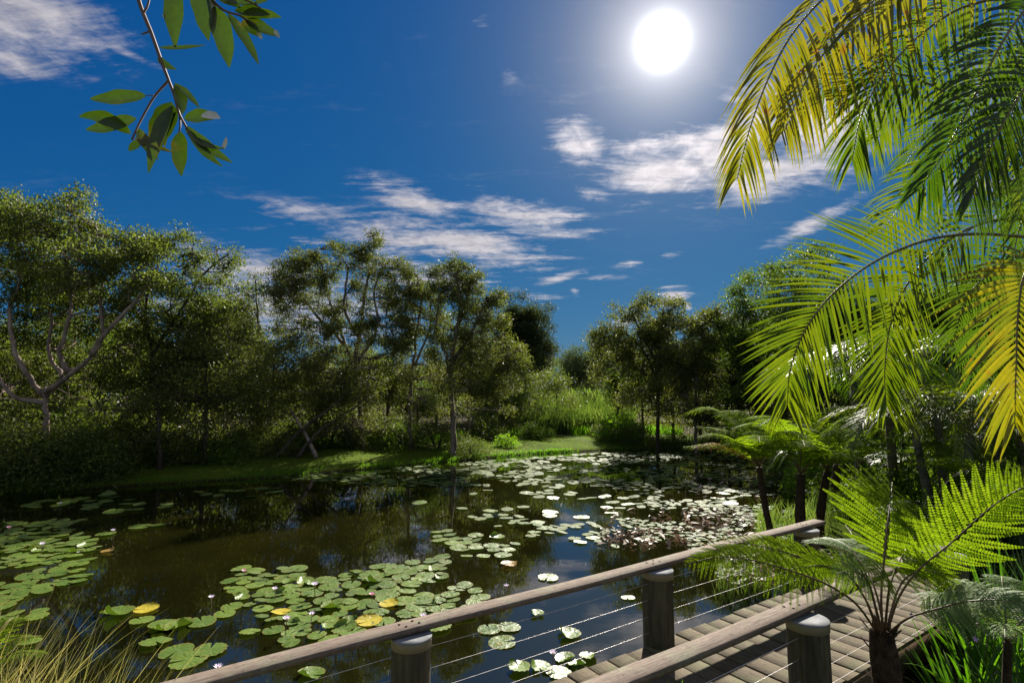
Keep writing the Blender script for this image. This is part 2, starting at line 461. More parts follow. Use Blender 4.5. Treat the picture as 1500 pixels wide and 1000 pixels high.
M['stamen'] = flatmat('stamen', (.75, .5, .08), .6)
M['purple'] = flatmat('purple', (.5, .28, .62), .5)
RAIL_ANG = math.atan2(.5644, .8255)
M['rail'] = woodmat('rail', (.125, .092, .072), (.25, .20, .16), RAIL_ANG, 12, (.22, .22, .15))
M['post'] = barkmat('post', (.055, .05, .03), (.12, .11, .065), 9, (1, 1, .12))
M['plank'] = woodmat('plank', (.078, .06, .036), (.17, .135, .085), RAIL_ANG + R(90), 12, (.12, .13, .06), (.035, .03, .02))
M['beam'] = woodmat('beam', (.12, .08, .055), (.2, .14, .1), RAIL_ANG, 12)

def padmat(name, a, c, byobj):
    m, nb = newmat(name)
    geo = nb.n('ShaderNodeNewGeometry'); oi = nb.n('ShaderNodeObjectInfo')
    r = oi.outputs['Random'] if byobj else geo.outputs['Random Per Island']
    n0 = nb.noise(geo.outputs['Position'], 14, 4, .6)
    col = nb.mix(nb.m('ADD', nb.m('MULTIPLY', r, .7), nb.m('MULTIPLY', nb.mrange(n0, .3, .7), .3)), (*a, 1), (*c, 1))
    old = nb.mrange(nb.noise(geo.outputs['Position'], 5.0, 5, .7), .60, .72, 0, .7)
    col = nb.mix(old, col, (.24, .17, .03, 1))
    uv = nb.n('ShaderNodeTexCoord').outputs['Object']
    if byobj:   # veins fan out from the notch
        sp = nb.n('ShaderNodeSeparateXYZ'); nb.put(sp.inputs[0], uv)
        an = nb.m('ARCTAN2', sp.outputs[1], sp.outputs[0])
        ve = nb.m('POWER', nb.m('ABSOLUTE', nb.m('SINE', nb.m('MULTIPLY', an, 9.0))), 14.0)
        ve = nb.m('SUBTRACT', 1.0, nb.m('POWER', nb.m('ABSOLUTE', nb.m('SINE', nb.m('MULTIPLY', an, 9.0))), .25))
        col = nb.mix(nb.m('MULTIPLY', ve, .8), col, (.22, .30, .10, 1))
    if byobj:
        dl = nb.vm('LENGTH', uv)
        rim = nb.m('MULTIPLY', nb.mrange(dl, .78, 1.0), nb.mrange(nb.noise(geo.outputs['Position'], 18, 4, .7), .40, .6))
        col = nb.mix(nb.m('MULTIPLY', rim, .75), col, (.20, .13, .035, 1))
        sp2 = nb.mrange(nb.noise(geo.outputs['Position'], 60, 3, .7), .64, .7, 0, .8)
        col = nb.mix(sp2, col, (.10, .07, .02, 1))
    nrm = bump(nb, nb.noise(geo.outputs['Position'], 22, 3), .5, .02)
    rf = nb.mrange(nb.noise(geo.outputs['Position'], 30, 4), .35, .65, .28, .55)
    p = bsdf(nb, col, rf if byobj else nb.m('ADD', rf, .26), 0.26 if byobj else .13, nrm)
    t = nb.n('ShaderNodeBsdfTranslucent'); nb.put(t.inputs[0], nb.mix(1, col, (1.4, 1.6, .4, 1), 'MULTIPLY'))
    mx = nb.n('ShaderNodeMixShader'); mx.inputs[0].default_value = .15
    m.node_tree.links.new(p, mx.inputs[1]); m.node_tree.links.new(t.outputs[0], mx.inputs[2])
    return finish(m, nb, mx.outputs[0])
M['pad'] = padmat('pad', (.04, .09, .010), (.12, .185, .02), True)
M['pad_yellow'] = padmat('pad_yellow', (.42, .33, .02), (.5, .4, .04), True)
M['pad_brown'] = padmat('pad_brown', (.20, .10, .03), (.3, .18, .05), True)
M['pad_far'] = padmat('pad_far', (.05, .095, .016), (.11, .14, .032), False)

# water: a murky pond with a mirror skin
m, nb = newmat('pond_water')
geo = nb.n('ShaderNodeNewGeometry')
pos = geo.outputs['Position']
mur = nb.noise(pos, .22, 4, .6)
wc = nb.ramp(nb.mrange(mur, .35, .65), [(0, (.0035, .004, .001)), (1, (.012, .0115, .0018))])
mp = nb.n('ShaderNodeMapping'); m.node_tree.links.new(pos, mp.inputs[0]); mp.inputs['Scale'].default_value = (1, 1.6, 1)
h = nb.m('ADD', nb.noise(mp.outputs[0], 2.4, 3, .5), nb.m('MULTIPLY', nb.noise(mp.outputs[0], 11, 2, .5), .25))
M['water'] = finish(m, nb, bsdf(nb, wc, .02, .5, bump(nb, h, .010, .05), IOR=1.85))

m, nb = newmat('ground')
geo = nb.n('ShaderNodeNewGeometry'); pos = geo.outputs['Position']
gn = nb.noise(pos, 1.3, 6, .65); gf = nb.noise(pos, 26, 5, .7)
gc = nb.mix(nb.mrange(gn, .4, .62), (.06, .10, .010, 1), (.10, .135, .014, 1))
gc = nb.mix(nb.mrange(gf, .35, .65, 0, .5), gc, (.06, .09, .01, 1))
gsep = nb.n('ShaderNodeSeparateXYZ'); nb.put(gsep.inputs[0], pos)
mud = nb.mrange(nb.m('ADD', gsep.outputs[2], nb.m('MULTIPLY', gf, .06)), .06, .12)
gc = nb.mix(mud, (.03, .024, .012, 1), gc)
# leaf litter and soil under the garden by the boardwalk and under the trees
at = nb.n('ShaderNodeAttribute', attribute_name='soil')
soil = nb.mix(nb.mrange(nb.noise(pos, 9, 6, .7), .4, .6), (.022, .016, .01, 1), (.06, .045, .025, 1))
gc = nb.mix(at.outputs['Fac'], gc, soil)
M['ground'] = finish(m, nb, bsdf(nb, gc, .95, .04, bump(nb, nb.m('ADD', gf, gn), .8, .04)))

# ------------------------------------------------------------------ terrain and water
far_shore = [PZ(x, y, 0)[:2] for x, y in [(0, 722), (100, 719), (200, 711), (300, 705), (400, 699), (528, 688), (620, 680), (695, 673), (787, 665), (880, 660), (980, 658), (1060, 658), (1120, 660)]]
POND = np.array([(-46, 19), (-32, 17.5), (-20, 16)] + [tuple(p) for p in far_shore] +
                [(13.6, 24), (10.8, 19.5), (8.4, 15.5), (6.3, 12.3), (5.1, 9.6), (4.15, 7.9), (3.9, 7.0), (3.1, 5.6), (2.0, 4.2), (1.2, 3.3), (0, 3.0), (-1.2, 3.2), (-2.4, 3.8), (-4, 4.5), (-6, 5.3), (-9, 6.3), (-20, 8), (-46, 9)])

def inside(poly, x, y):
    c = np.zeros(x.shape, bool); n = len(poly)
    for i in range(n):
        x1, y1 = poly[i]; x2, y2 = poly[(i + 1) % n]
        cond = ((y1 > y) != (y2 > y)) & (x < (x2 - x1) * (y - y1) / (y2 - y1 + 1e-12) + x1)
        c ^= cond
    return c

def pond_dist(x, y):
    """signed distance to the shore: positive on land"""
    d = np.full(x.shape, 1e9); n = len(POND)
    for i in range(n):
        a, b_ = POND[i], POND[(i + 1) % n]; ab = b_ - a
        t = np.clip(((x - a[0]) * ab[0] + (y - a[1]) * ab[1]) / (ab @ ab), 0, 1)
        d = np.minimum(d, np.hypot(x - a[0] - t * ab[0], y - a[1] - t * ab[1]))
    return np.where(inside(POND, x, y), -d, d)

def ground_z(x, y):
    x = np.asarray(x, float); y = np.asarray(y, float)
    d = pond_dist(x, y)
    wob = .04 * np.sin(x * 1.7 + 1.3 * np.sin(y * .9)) + .03 * np.sin(y * 2.3 + x)
    z = np.where(d < 0, np.maximum(-.7, d * .55) - .02, np.minimum(.10, d * .8) + .33 * (1 - np.exp(-np.maximum(d - .1, 0) / 1.6)))
    z = z + np.where(d > .3, wob * np.clip((d - .3) / 2, 0, 1), 0)
    hill = np.clip((4.6 - y) / 3.0, 0, 1) * np.clip((1.6 - x) / 1.4, 0, 1) * .55       # the bank the photographer stands on
    z = z + np.where(d > 0, hill * np.clip(d / 1.0, 0, 1), 0)
    return z

def gz(x, y): return float(ground_z(np.array([x]), np.array([y]))[0])

xs = np.unique(np.concatenate([np.linspace(-900, -60, 15), np.linspace(-60, -24, 30), np.linspace(-24, 18, 240), np.linspace(18, 60, 30), np.linspace(60, 900, 15)]))
ys = np.unique(np.concatenate([np.linspace(-200, -3, 14), np.linspace(-3, 34, 230), np.linspace(34, 90, 30), np.linspace(90, 1200, 15)]))
XX, YY = np.meshgrid(xs, ys)
ZZ = ground_z(XX.ravel(), YY.ravel())
V = np.stack([XX.ravel(), YY.ravel(), ZZ], 1)
nx = len(xs); i = (np.arange(len(ys) - 1)[:, None] * nx + np.arange(nx - 1)[None]).ravel()
me = mesh_np('ground', V, [np.stack([i, i + 1, i + nx + 1, i + nx], 1)], M['ground'], True)
dd = pond_dist(XX.ravel(), YY.ravel())
soilv = np.clip((XX.ravel() - 1.0) / 1.5, 0, 1) * (YY.ravel() < 22) * (dd > 0)
soilv = np.maximum(soilv, np.clip((dd - 4.6) / 1.2, 0, 1) * (YY.ravel() > 12))
at_ = me.attributes.new('soil', 'FLOAT', 'POINT'); at_.data.foreach_set('value', soilv.astype(np.float32))
tag(link('ground', me), 'grassy ground around the pond', None, None, 'structure')
wp = np.array([(-46, 3), (16, 3), (16, 30), (-46, 30)])
me = mesh_np('pond_water', [(x, y, 0) for x, y in wp], [[(0, 1, 2, 3)]], M['water'])
tag(link('pond_water', me), 'still olive pond water mirroring trees and sky', None, None, 'structure')

# ------------------------------------------------------------------ boardwalk and railings
O2 = np.array([1.2307, 4.7766]); TV = np.array([.8255, .5644]); NV = np.array([.5644, -.8255])
def sn(s_, n_, z): p = O2 + TV * s_ + NV * n_; return np.array([p[0], p[1], z])
ZD, ZR = .71, 1.34
bw = empty('boardwalk', sn(-1, .63, ZD - .3))
tag(bw, 'weathered timber plank boardwalk running between two cable railings', 'boardwalk')
s0 = -6.4; PWID = .203
def beveled_plank(n0, n1, hw, top, th):
    c = .006
    prof = [(-hw + c, top), (hw - c, top), (hw, top - c), (hw, top - th), (-hw, top - th), (-hw, top - c)]
    L_ = [n0, n0 + (n1 - n0) * .33, n0 + (n1 - n0) * .66, n1]
    warp = rng.normal(0, .0022, 4)
    Vp = []
    for k, nn_ in enumerate(L_):
        for (s__, z_) in prof: Vp.append((s__, nn_, z_ + warp[k]))
    return np.array(Vp)
k = 0
s_ = s0
while s_ < 3.7:
    hw = PWID / 2 - .0045
    n0 = .02 + rng.normal(0, .005); n1 = 1.21 + rng.normal(0, .006)
    Vp = beveled_plank(n0, n1, hw, ZD + rng.normal(0, .0025), .032)
    w = np.array([sn(s_ + a, b_, z) for a, b_, z in Vp])
    F4 = []
    for q in range(3):
        for e in range(6): F4.append((q * 6 + e, q * 6 + (e + 1) % 6, (q + 1) * 6 + (e + 1) % 6, (q + 1) * 6 + e))
    g = G(); g.add(w, F4)
    g.add(w[:6], [(0, 5, 4, 3), (0, 3, 2, 1)]); g.add(w[18:], [(0, 1, 2, 3), (0, 3, 4, 5)])
    g.build('plank', M['plank'], bw, sn(s_, .63, ZD))
    s_ += PWID
for nn_, nm in ((.12, 'edge_beam'), (1.15, 'edge_beam'), (.63, 'bearer')):
    g = G(); g.box(sn(-1.35, nn_, ZD - .13), (5.05, .035, .09), RAIL_ANG)
    g.build(nm, M['beam'], bw, sn(-.5, nn_, ZD - .13))

def railing(label, n_post, n_rail, ss, s_a, s_b, group, inner):
    rl = empty('cable_railing', sn(0, n_post, ZD))
    tag(rl, label, 'railing', group)
    hw = .068
    cpts = [(-hw, .004), (-hw, .033), (-hw + .007, .040), (hw - .007, .040), (hw, .033), (hw, .004)]
    n = 26; Vr = []; sl = np.linspace(s_a, s_b, n)
    for q in sl:
        wz = .004 * math.sin(q * 1.9); wn = .004 * math.sin(q * 1.3 + 2)
        for (a, z_) in cpts: Vr.append(sn(q, n_rail + a + wn, ZR - .040 + z_ + wz))
    F4 = [(i * 6 + e, i * 6 + (e + 1) % 6, (i + 1) * 6 + (e + 1) % 6, (i + 1) * 6 + e) for i in range(n - 1) for e in range(6)]
    g = G(); g.add(Vr, F4); g.add(Vr[:6], [(0, 1, 2, 3), (0, 3, 4, 5)]); g.add(Vr[-6:], [(0, 3, 2, 1), (0, 5, 4, 3)])
    hr = g.build('handrail', M['rail'], rl, sn(0, n_rail, ZR))
    for q in ss:
        r = .126 if q > -1 else .118
        base = min(gz(*sn(q, n_post, 0)[:2]), .2) - .25
        c = sn(q, n_post, 0)
        g = G(); zt = ZR - .040 - .006
        a = np.arange(40) * 2 * math.pi / 40
        rr = r * (1 + .012 * np.sin(a * 3 + q) + .006 * np.sin(a * 11) + rng.normal(0, .003, 40))
        zs = np.linspace(base, zt - .03, 9)
        Vp = np.array([[c[0] + rr[j] * math.cos(a[j]), c[1] + rr[j] * math.sin(a[j]), z] for z in zs for j in range(40)])
        i = np.arange(8)[:, None] * 40; j = np.arange(40)[None]
        g.add(Vp, np.stack([i + j, i + (j + 1) % 40, i + 40 + (j + 1) % 40, i + 40 + j], -1).reshape(-1, 4))
        po = g.build('post', M['post'], rl, (c[0], c[1], base), True)
        g = G(); g.lathe((c[0], c[1], zt - .058), [(r * 1.0, 0), (r * 1.035, .0), (r * 1.035, .053), (r * 1.03, .056)], 40)
        g.build('cap_band', M['cap_side'], po, (c[0], c[1], zt - .05), False)
        g = G(); g.lathe((c[0], c[1], zt - .002), [(r * 1.045, -.006), (r * 1.05, 0), (r * 1.04, .003), (r * .6, .0035), (.001, .004)], 40)
        g.build('cap', M['cap_metal'], po, (c[0], c[1], zt), False)
        for (ds, dn) in ((-.055, -.022), (-.03, .028), (.035, -.028), (.06, .02)):
            g = G(); p = sn(q + ds, n_rail + dn, ZR)
            g.lathe((p[0], p[1], ZR + .004 * math.sin(q * 1.9)), [(.0085, -.004), (.0085, .0025), (.006, .004), (.0005, .0042)], 10)
            g.build('bolt', M['bolt'], hr, (p[0], p[1], ZR))
    for dz in (.14, .27, .40, .525):
        for q0, q1 in zip(ss[:-1], ss[1:]):
            t = np.linspace(0, 1, 9)
            pts = [sn(q0 + (q1 - q0) * u, n_post, ZR - dz - .006 * 4 * u * (1 - u)) for u in t]
            g = G(); g.tube(pts, .0014, 6)
            g.build('cable', M['wire'], rl, sn(q0, n_post, ZR - dz))
    return rl
railing('long timber handrail on round posts along the pond side of the boardwalk', .045, 0, [-6.8, -4.53, -2.262, -.045, 2.35], -7.0, 2.74, 'cable railings along the boardwalk', 1)
railing('shorter timber handrail on round posts along the garden side, nearest the tree fern', 1.275, 1.175, [-4.7, -2.35, -.02, 2.5], -4.9, 2.72, 'cable railings along the boardwalk', -1)

# ------------------------------------------------------------------ trees
def spray_leaves(g, ends, n_per, sig, L, Wd, hang=.35, outdir=None):
    """leaf clumps round twig ends"""
    n = len(ends) * n_per
    C = np.repeat(ends, n_per, 0) + rng.normal(size=(n, 3)) * sig * np.array([1, 1, .7])
    A_ = unit(rdir(n) + np.array([0, 0, -hang * 1.3]))
    N = unit(rdir(n) + np.array([0, 0, .8]))
    leafquads(g, C, A_, N, L * rng.uniform(.6, 1.25, n), Wd * rng.uniform(.7, 1.2, n))

def tree(name, label, cat, depth, trunks, lobes, leaf, bark, r0=.14, dens=42, n_per=30, L=.13, Wd=.055, sig=.24, group=None, hang=.35, limb_r=.045, twigtube=True):
    """trunks: polylines of (px, py, depth offset), the first point of the first one is the foot; lobes: (px, py, rx, ry, depth offset)"""
    x0, y0 = P(trunks[0][0][0], trunks[0][0][1], depth + trunks[0][0][2])[:2]
    dens *= 1.6; n_per = int(n_per * 1.35); r0 *= .6; limb_r *= .5; sig *= .95; dens *= 1.0
    foot = np.array([x0, y0, gz(x0, y0) - .08])
    root = empty(name, foot)
    tag(root, label, cat, group)
    gb, gl = G(), G()
    skel, rad = [], []
    for k, tr in enumerate(trunks):
        pts = np.array([P(x, y, depth + d) for x, y, d in tr])
        if tr[0][1] > 600 or k == 0: pts[0][2] = gz(pts[0][0], pts[0][1]) - .1
        n = max(6, int(np.linalg.norm(np.diff(pts, axis=0), axis=1).sum() / .25))
        c = curve(pts, n)
        c[1:-1] += rng.normal(0, .018, (n - 2, 3))
        rr = (r0 if k == 0 else r0 * .62) * (1 - .72 * np.linspace(0, 1, n)) + .012
        rr[0] *= 1.25
        gb.tube(c, rr, 8); skel.append(c[n // 4:]); rad.append(rr[n // 4:])
    SK = np.concatenate(skel); RD = np.concatenate(rad)
    if len(lobes) > 6:
        lb0 = [(x, y, rx * 1.05, ry * 1.3, d_) for x, y, rx, ry, d_ in lobes]; ex = []
        for q in range(int(len(lb0) * .7)):
            a_, b_ = lb0[rng.integers(len(lb0))], lb0[rng.integers(len(lb0))]
            if a_ is b_ or abs(a_[0] - b_[0]) > 90 or abs(a_[1] - b_[1]) > 110: continue
            ex.append(((a_[0] + b_[0]) / 2, max(a_[1], b_[1]) * .6 + min(a_[1], b_[1]) * .4, rng.uniform(14, 28), rng.uniform(12, 22), rng.uniform(-.6, .8)))
        lobes = lb0 + ex
    lobes = list(lobes) + [(tr[-1][0], tr[-1][1] + 4, 16, 12, tr[-1][2]) for tr in trunks[1:]]
    for (x, y, rx, ry, dd_) in lobes:
        c = P(x, y, depth + dd_); ax = np.array([rx, (rx + ry) / 2 * 1.05, ry]) / F * depth
        low = c - np.array([0, 0, ax[2] * .45])
        dlt = low - SK
        cost = np.linalg.norm(dlt, axis=1) + np.maximum(0, -dlt[:, 2]) * 1.5
        j = int(np.argmin(cost)); st = SK[j]
        ln = np.linalg.norm(low - st); nseg = max(4, int(ln / .22) + 2)
        mid = (st + low) / 2 + rng.normal(0, .1, 3) * min(ln, 2) + np.array([0, 0, -.06 * ln])
        lc = curve([st, mid, low, c + np.array([0, 0, ax[2] * .35])], nseg + 4)
        lr = np.linspace(min(limb_r, RD[j] * .8), .012, len(lc))
        gb.tube(lc, lr, 5)
        area = ax[0] * ax[2]
        nt = max(6, int(dens * area ** .9))
        ns_ = int(6.5 * area ** .8) + 5
        sc_c = rdir(ns_) * (rng.uniform(.1, 1.6, ns_) ** .5)[:, None]
        sr = rng.uniform(.15, .36, ns_); pick = rng.integers(0, ns_, nt)
        ends = c + (sc_c[pick] + rdir(nt) * (rng.uniform(0, 1, nt) ** .5 * sr[pick])[:, None]) * ax * 1.2
        ends += rng.normal(0, .05, ends.shape)
        for e in ends[:: (1 if twigtube else 3)]:
            k = int(np.argmin(np.linalg.norm(lc - (e * .6 + c * .4), axis=1)))
            mm = (lc[k] + e) / 2 + rng.normal(0, .06, 3)
            gb.tube(curve([lc[k], mm, e], 4), np.linspace(.014, .004, 4), 3, False)
        spray_leaves(gl, ends, n_per, sig, L, Wd, hang)
        SK = np.concatenate([SK, lc]); RD = np.concatenate([RD, lr])
    gb.build('trunk', bark, root, foot, True)
    gl.build('crown', leaf, root, foot)
    return root

# left: the big spreading tree with pale pinkish limbs
tree('fig_tree', 'broad spreading tree with pale pinkish forking limbs at the left edge of the far bank', 'tree', 17.0,
     [[(70, 690, 0), (68, 620, 0), (66, 566, 0)],
      [(66, 580, 0), (36, 545, -.3), (18, 500, -.4), (14, 455, -.3), (30, 410, 0), (24, 350, .2)],
      [(66, 580, 0), (90, 552, .2), (72, 520, .3), (74, 470, .2), (62, 400, .3)],
      [(66, 575, 0), (104, 548, -.4), (134, 520, -.5), (150, 490, -.5), (146, 440, -.3), (160, 380, 0)],
      [(100, 545, -.4), (86, 520, -.6), (94, 490, -.7), (104, 440, -.4), (96, 370, -.3)],
      [(66, 590, 0), (20, 580, .3), (-10, 540, .3), (-30, 470, .2)],
      [(134, 520, -.5), (160, 480, -.6), (200, 440, -.5), (230, 400, -.3)]],
     [(22, 312, 34, 24, 0), (-30, 330, 50, 40, 0), (64, 330, 32, 26, .4), (104, 320, 30, 20, -.2), (140, 345, 34, 26, .2), (90, 365, 42, 28, -.4), (30, 365, 42, 32, -.3),
      (170, 375, 34, 24, 0), (130, 400, 42, 26, -.6), (40, 420, 46, 30, .6), (190, 420, 36, 28, -.5), (90, 440, 44, 26, .8), (-10, 400, 40, 40, .2), (150, 455, 40, 22, .6), (-30, 470, 40, 40, .4),
      (210, 380, 32, 20, .4), (36, 490, 34, 24, 1.3), (110, 490, 34, 24, 1.5), (60, 430, 50, 30, 1.4), (130, 440, 50, 30, 1.6), (-10, 520, 50, 36, 1.5), (170, 500, 44, 30, 1.2), (60, 540, 60, 34, 2.0), (0, 590, 60, 36, 2), (130, 560, 50, 34, 2),
      (-10, 330, 40, 30, .8), (60, 375, 40, 26, 1.0), (120, 360, 40, 24, 1.0)],
     M['leaf_fig'], M['pink_bark'], .19, 46, 30, .11, .055, .2, limb_r=.07)
tree('spreading_tree', 'tree with arching twigs reaching right over the bank, beside the pale limbed tree', 'tree', 18.5,
     [[(236, 668, 0), (232, 600, 0), (222, 520, 0), (214, 450, 0), (232, 390, 0)], [(222, 520, 0), (262, 460, .2), (300, 400, .2), (335, 372, 0)], [(218, 480, 0), (190, 440, .3), (196, 400, .3)]],
     [(224, 362, 26, 16, 0), (256, 354, 30, 14, 0), (282, 372, 30, 13, 0), (318, 368, 22, 9, 0), (268, 400, 34, 16, .3), (230, 410, 34, 20, 0), (334, 392, 20, 8, 0), (306, 425, 30, 18, .4), (250, 445, 40, 22, .2), (205, 350, 16, 10, 0), (345, 420, 16, 12, .5), (200, 470, 40, 26, .4), (260, 490, 40, 26, .3), (220, 540, 44, 30, .5), (180, 590, 40, 30, .6)],
     M['leaf_fig'], M['dark_bark'], .12, 42, 28, .11, .05, .17)
tree('round_tree', 'dark rounded bushy tree below the arching twigs on the far bank', 'tree', 19.5,
     [[(300, 665, 0), (302, 600, 0), (300, 520, 0), (298, 460, 0)]],
     [(300, 470, 46, 34, 0), (262, 500, 40, 36, -.3), (336, 510, 40, 34, 0), (300, 540, 52, 34, -.6), (240, 560, 42, 34, -.4), (350, 560, 44, 34, -.2), (300, 600, 54, 34, -.6), (230, 610, 44, 30, -.5)],
     M['leaf_bark'], M['dark_bark'], .12, 36, 26, .11, .055, .24, twigtube=False)
tree('slender_tree', 'slender bare stemmed sapling standing above the bushes against the white cloud', 'tree', 26,
     [[(376, 655, 0), (379, 560, 0), (378, 480, 0), (376, 430, 0), (374, 410, 0)]],
     [(374, 418, 14, 12, 0), (366, 436, 12, 10, 0), (386, 440, 10, 12, 0), (376, 458, 12, 8, 0), (374, 405, 8, 6, 0)],
     M['leaf_bark'], M['dark_bark'], .09, 40, 12, .13, .055, .18)
tree('leafy_tree', 'mid green bushy tree between the round tree and the tall paperbarks', 'tree', 23,
     [[(400, 660, 0), (398, 580, 0), (402, 520, 0)]],
     [(400, 510, 34, 24, 0), (372, 530, 32, 26, 0), (430, 530, 34, 28, 0), (400, 560, 50, 30, -.4), (360, 590, 40, 30, -.6), (430, 600, 44, 34, -.6), (345, 490, 22, 18, .4)],
     M['leaf_bark'], M['dark_bark'], .1, 40, 28, .12, .055, .24, twigtube=False)
tree('paperbark_tree', 'tall open crowned paperbark with forking bare limbs, leftmost of the tall three', 'tree', 24,
     [[(532, 664, 0), (528, 600, 0), (520, 540, 0), (528, 480, 0), (536, 420, 0), (548, 385, 0)],
      [(524, 560, 0), (505, 500, .2), (490, 462, .2), (478, 420, .2), (470, 385, .2)],
      [(520, 540, 0), (552, 480, -.3), (548, 430, -.3), (560, 390, -.2)],
      [(505, 505, .2), (470, 470, .4), (440, 430, .4), (425, 410, .4)],
      [(528, 500, 0), (504, 450, -.2), (510, 400, -.2), (500, 375, 0)]],
     [(430, 398, 26, 16, .3), (412, 420, 18, 16, .3), (434, 440, 26, 18, .4), (468, 372, 24, 15, .2), (480, 396, 24, 14, 0), (455, 395, 18, 14, .3), (546, 368, 26, 14, 0), (530, 392, 30, 18, -.2), (568, 392, 24, 20, -.2),
      (580, 418, 20, 18, 0), (556, 430, 22, 12, .3), (442, 474, 34, 22, .3), (486, 466, 24, 12, .5), (520, 490, 38, 24, -.3), (565, 478, 26, 26, -.3), (475, 510, 44, 26, -.4), (540, 540, 50, 30, -.5), (470, 560, 46, 30, -.6), (590, 470, 20, 24, 0), (505, 605, 44, 26, -.8), (404, 440, 12, 14, .2)],
     M['leaf_bark'], M['paperbark'], .17, 52, 26, .12, .05, .17)
tree('paperbark_tree', 'narrow paperbark between its two broader neighbours, crown tip split in two', 'tree', 24.5,
     [[(602, 664, 0), (600, 600, 0), (604, 540, 0), (612, 480, 0), (618, 430, 0), (606, 395, 0)], [(604, 540, 0), (630, 480, 0), (630, 430, 0)]],
     [(600, 392, 15, 11, 0), (612, 412, 22, 14, 0), (628, 428, 20, 14, 0), (600, 432, 20, 16, 0), (616, 465, 28, 22, -.2), (636, 480, 16, 22, 0), (598, 520, 34, 28, -.4), (612, 570, 36, 28, -.6)],
     M['leaf_bark'], M['paperbark'], .13, 52, 26, .12, .05, .17)
tree('paperbark_tree', 'tall paperbark with a thick pale papery trunk foot beside the sunny lawn', 'tree', 23.5,
     [[(664, 660, 0), (664, 620, 0), (660, 560, 0), (664, 510, 0), (674, 450, 0), (668, 400, 0)],
      [(662, 560, 0), (650, 510, .2), (640, 470, .3), (645, 430, .3)],
      [(664, 530, 0), (694, 480, -.2), (712, 440, -.2)],
      [(664, 500, 0), (684, 440, .2), (690, 405, .2)]],
     [(658, 392, 24, 11, 0), (686, 398, 18, 12, 0), (650, 416, 20, 14, .2), (676, 425, 24, 14, 0), (700, 430, 22, 14, 0), (716, 448, 18, 14, 0), (646, 450, 14, 12, .3), (698, 465, 28, 16, 0), (728, 480, 22, 22, -.2), (664, 490, 24, 14, .3),
      (690, 510, 36, 22, -.3), (735, 515, 28, 24, -.3), (655, 540, 30, 24, -.3), (706, 550, 42, 28, -.5), (690, 590, 40, 24, -.6), (745, 550, 24, 26, -.3)],
     M['leaf_bark'], M['paperbark'], .2, 50, 26, .12, .05, .17)
g_lean = [('leaning_tree', 'dark trunk leaning left over the grass below the paperbarks', [(402, 668, -1.5), (440, 630, -1.2), (480, 600, -1), (510, 575, -.6)]),
          ('leaning_tree', 'second dark trunk leaning more gently, right of the first one', [(432, 668, -1.2), (465, 635, -1), (500, 610, -.6), (528, 590, -.3)])]
for nm, lb, tr in g_lean:
    tree(nm, lb, 'tree', 22.5, [tr], [(tr[-1][0] + 4, tr[-1][1] - 10, 26, 16, 0), (tr[-1][0] - 24, tr[-1][1] - 22, 22, 14, 0)], M['leaf_bark'], M['dark_bark'], .11, 40, 24, .12, .05, .2)
g = G(); a = P(424, 598, 21.6); c_ = P(464, 662, 21.4); c_[2] = gz(c_[0], c_[1])
g.tube(curve([a, (a + c_) / 2 + np.array([.06, 0, .02]), c_], 10), np.linspace(.035, .085, 10), 8)
tag(g.build('fallen_pole', M['pink_bark'], None, c_, True), 'pale bare broken trunk leaning against the bushes, crossing the dark leaning trunks', 'dead trunk')

tree('pine_tree', 'dome crowned dark pine rising behind the paperbarks against the blue sky', 'tree', 42,
     [[(768, 640, 0), (766, 560, 0), (764, 500, 0), (764, 450, 0)]],
     [(764, 448, 24, 12, 0), (742, 462, 22, 14, 0), (784, 468, 22, 16, 0), (764, 480, 30, 18, 0), (794, 494, 14, 14, 0), (736, 490, 20, 18, 0), (782, 508, 26, 16, 0), (748, 516, 28, 18, 0), (800, 520, 14, 12, 0), (775, 535, 30, 18, 0)],
     M['pine'], M['dark_bark'], .3, 26, 46, .2, .06, .3, hang=0, twigtube=False)
tree('shrub_tree', 'pale green feathery shrub tree behind the reeds, below the pine', 'tree', 34,
     [[(778, 640, 0), (776, 590, 0)]], [(770, 560, 30, 18, 0), (800, 566, 22, 16, 0), (750, 574, 22, 16, 0), (785, 590, 34, 18, -.3), (755, 600, 26, 18, -.4), (815, 590, 22, 20, 0)],
     M['leaf_fig'], M['dark_bark'], .08, 34, 34, .14, .05, .3, twigtube=False)
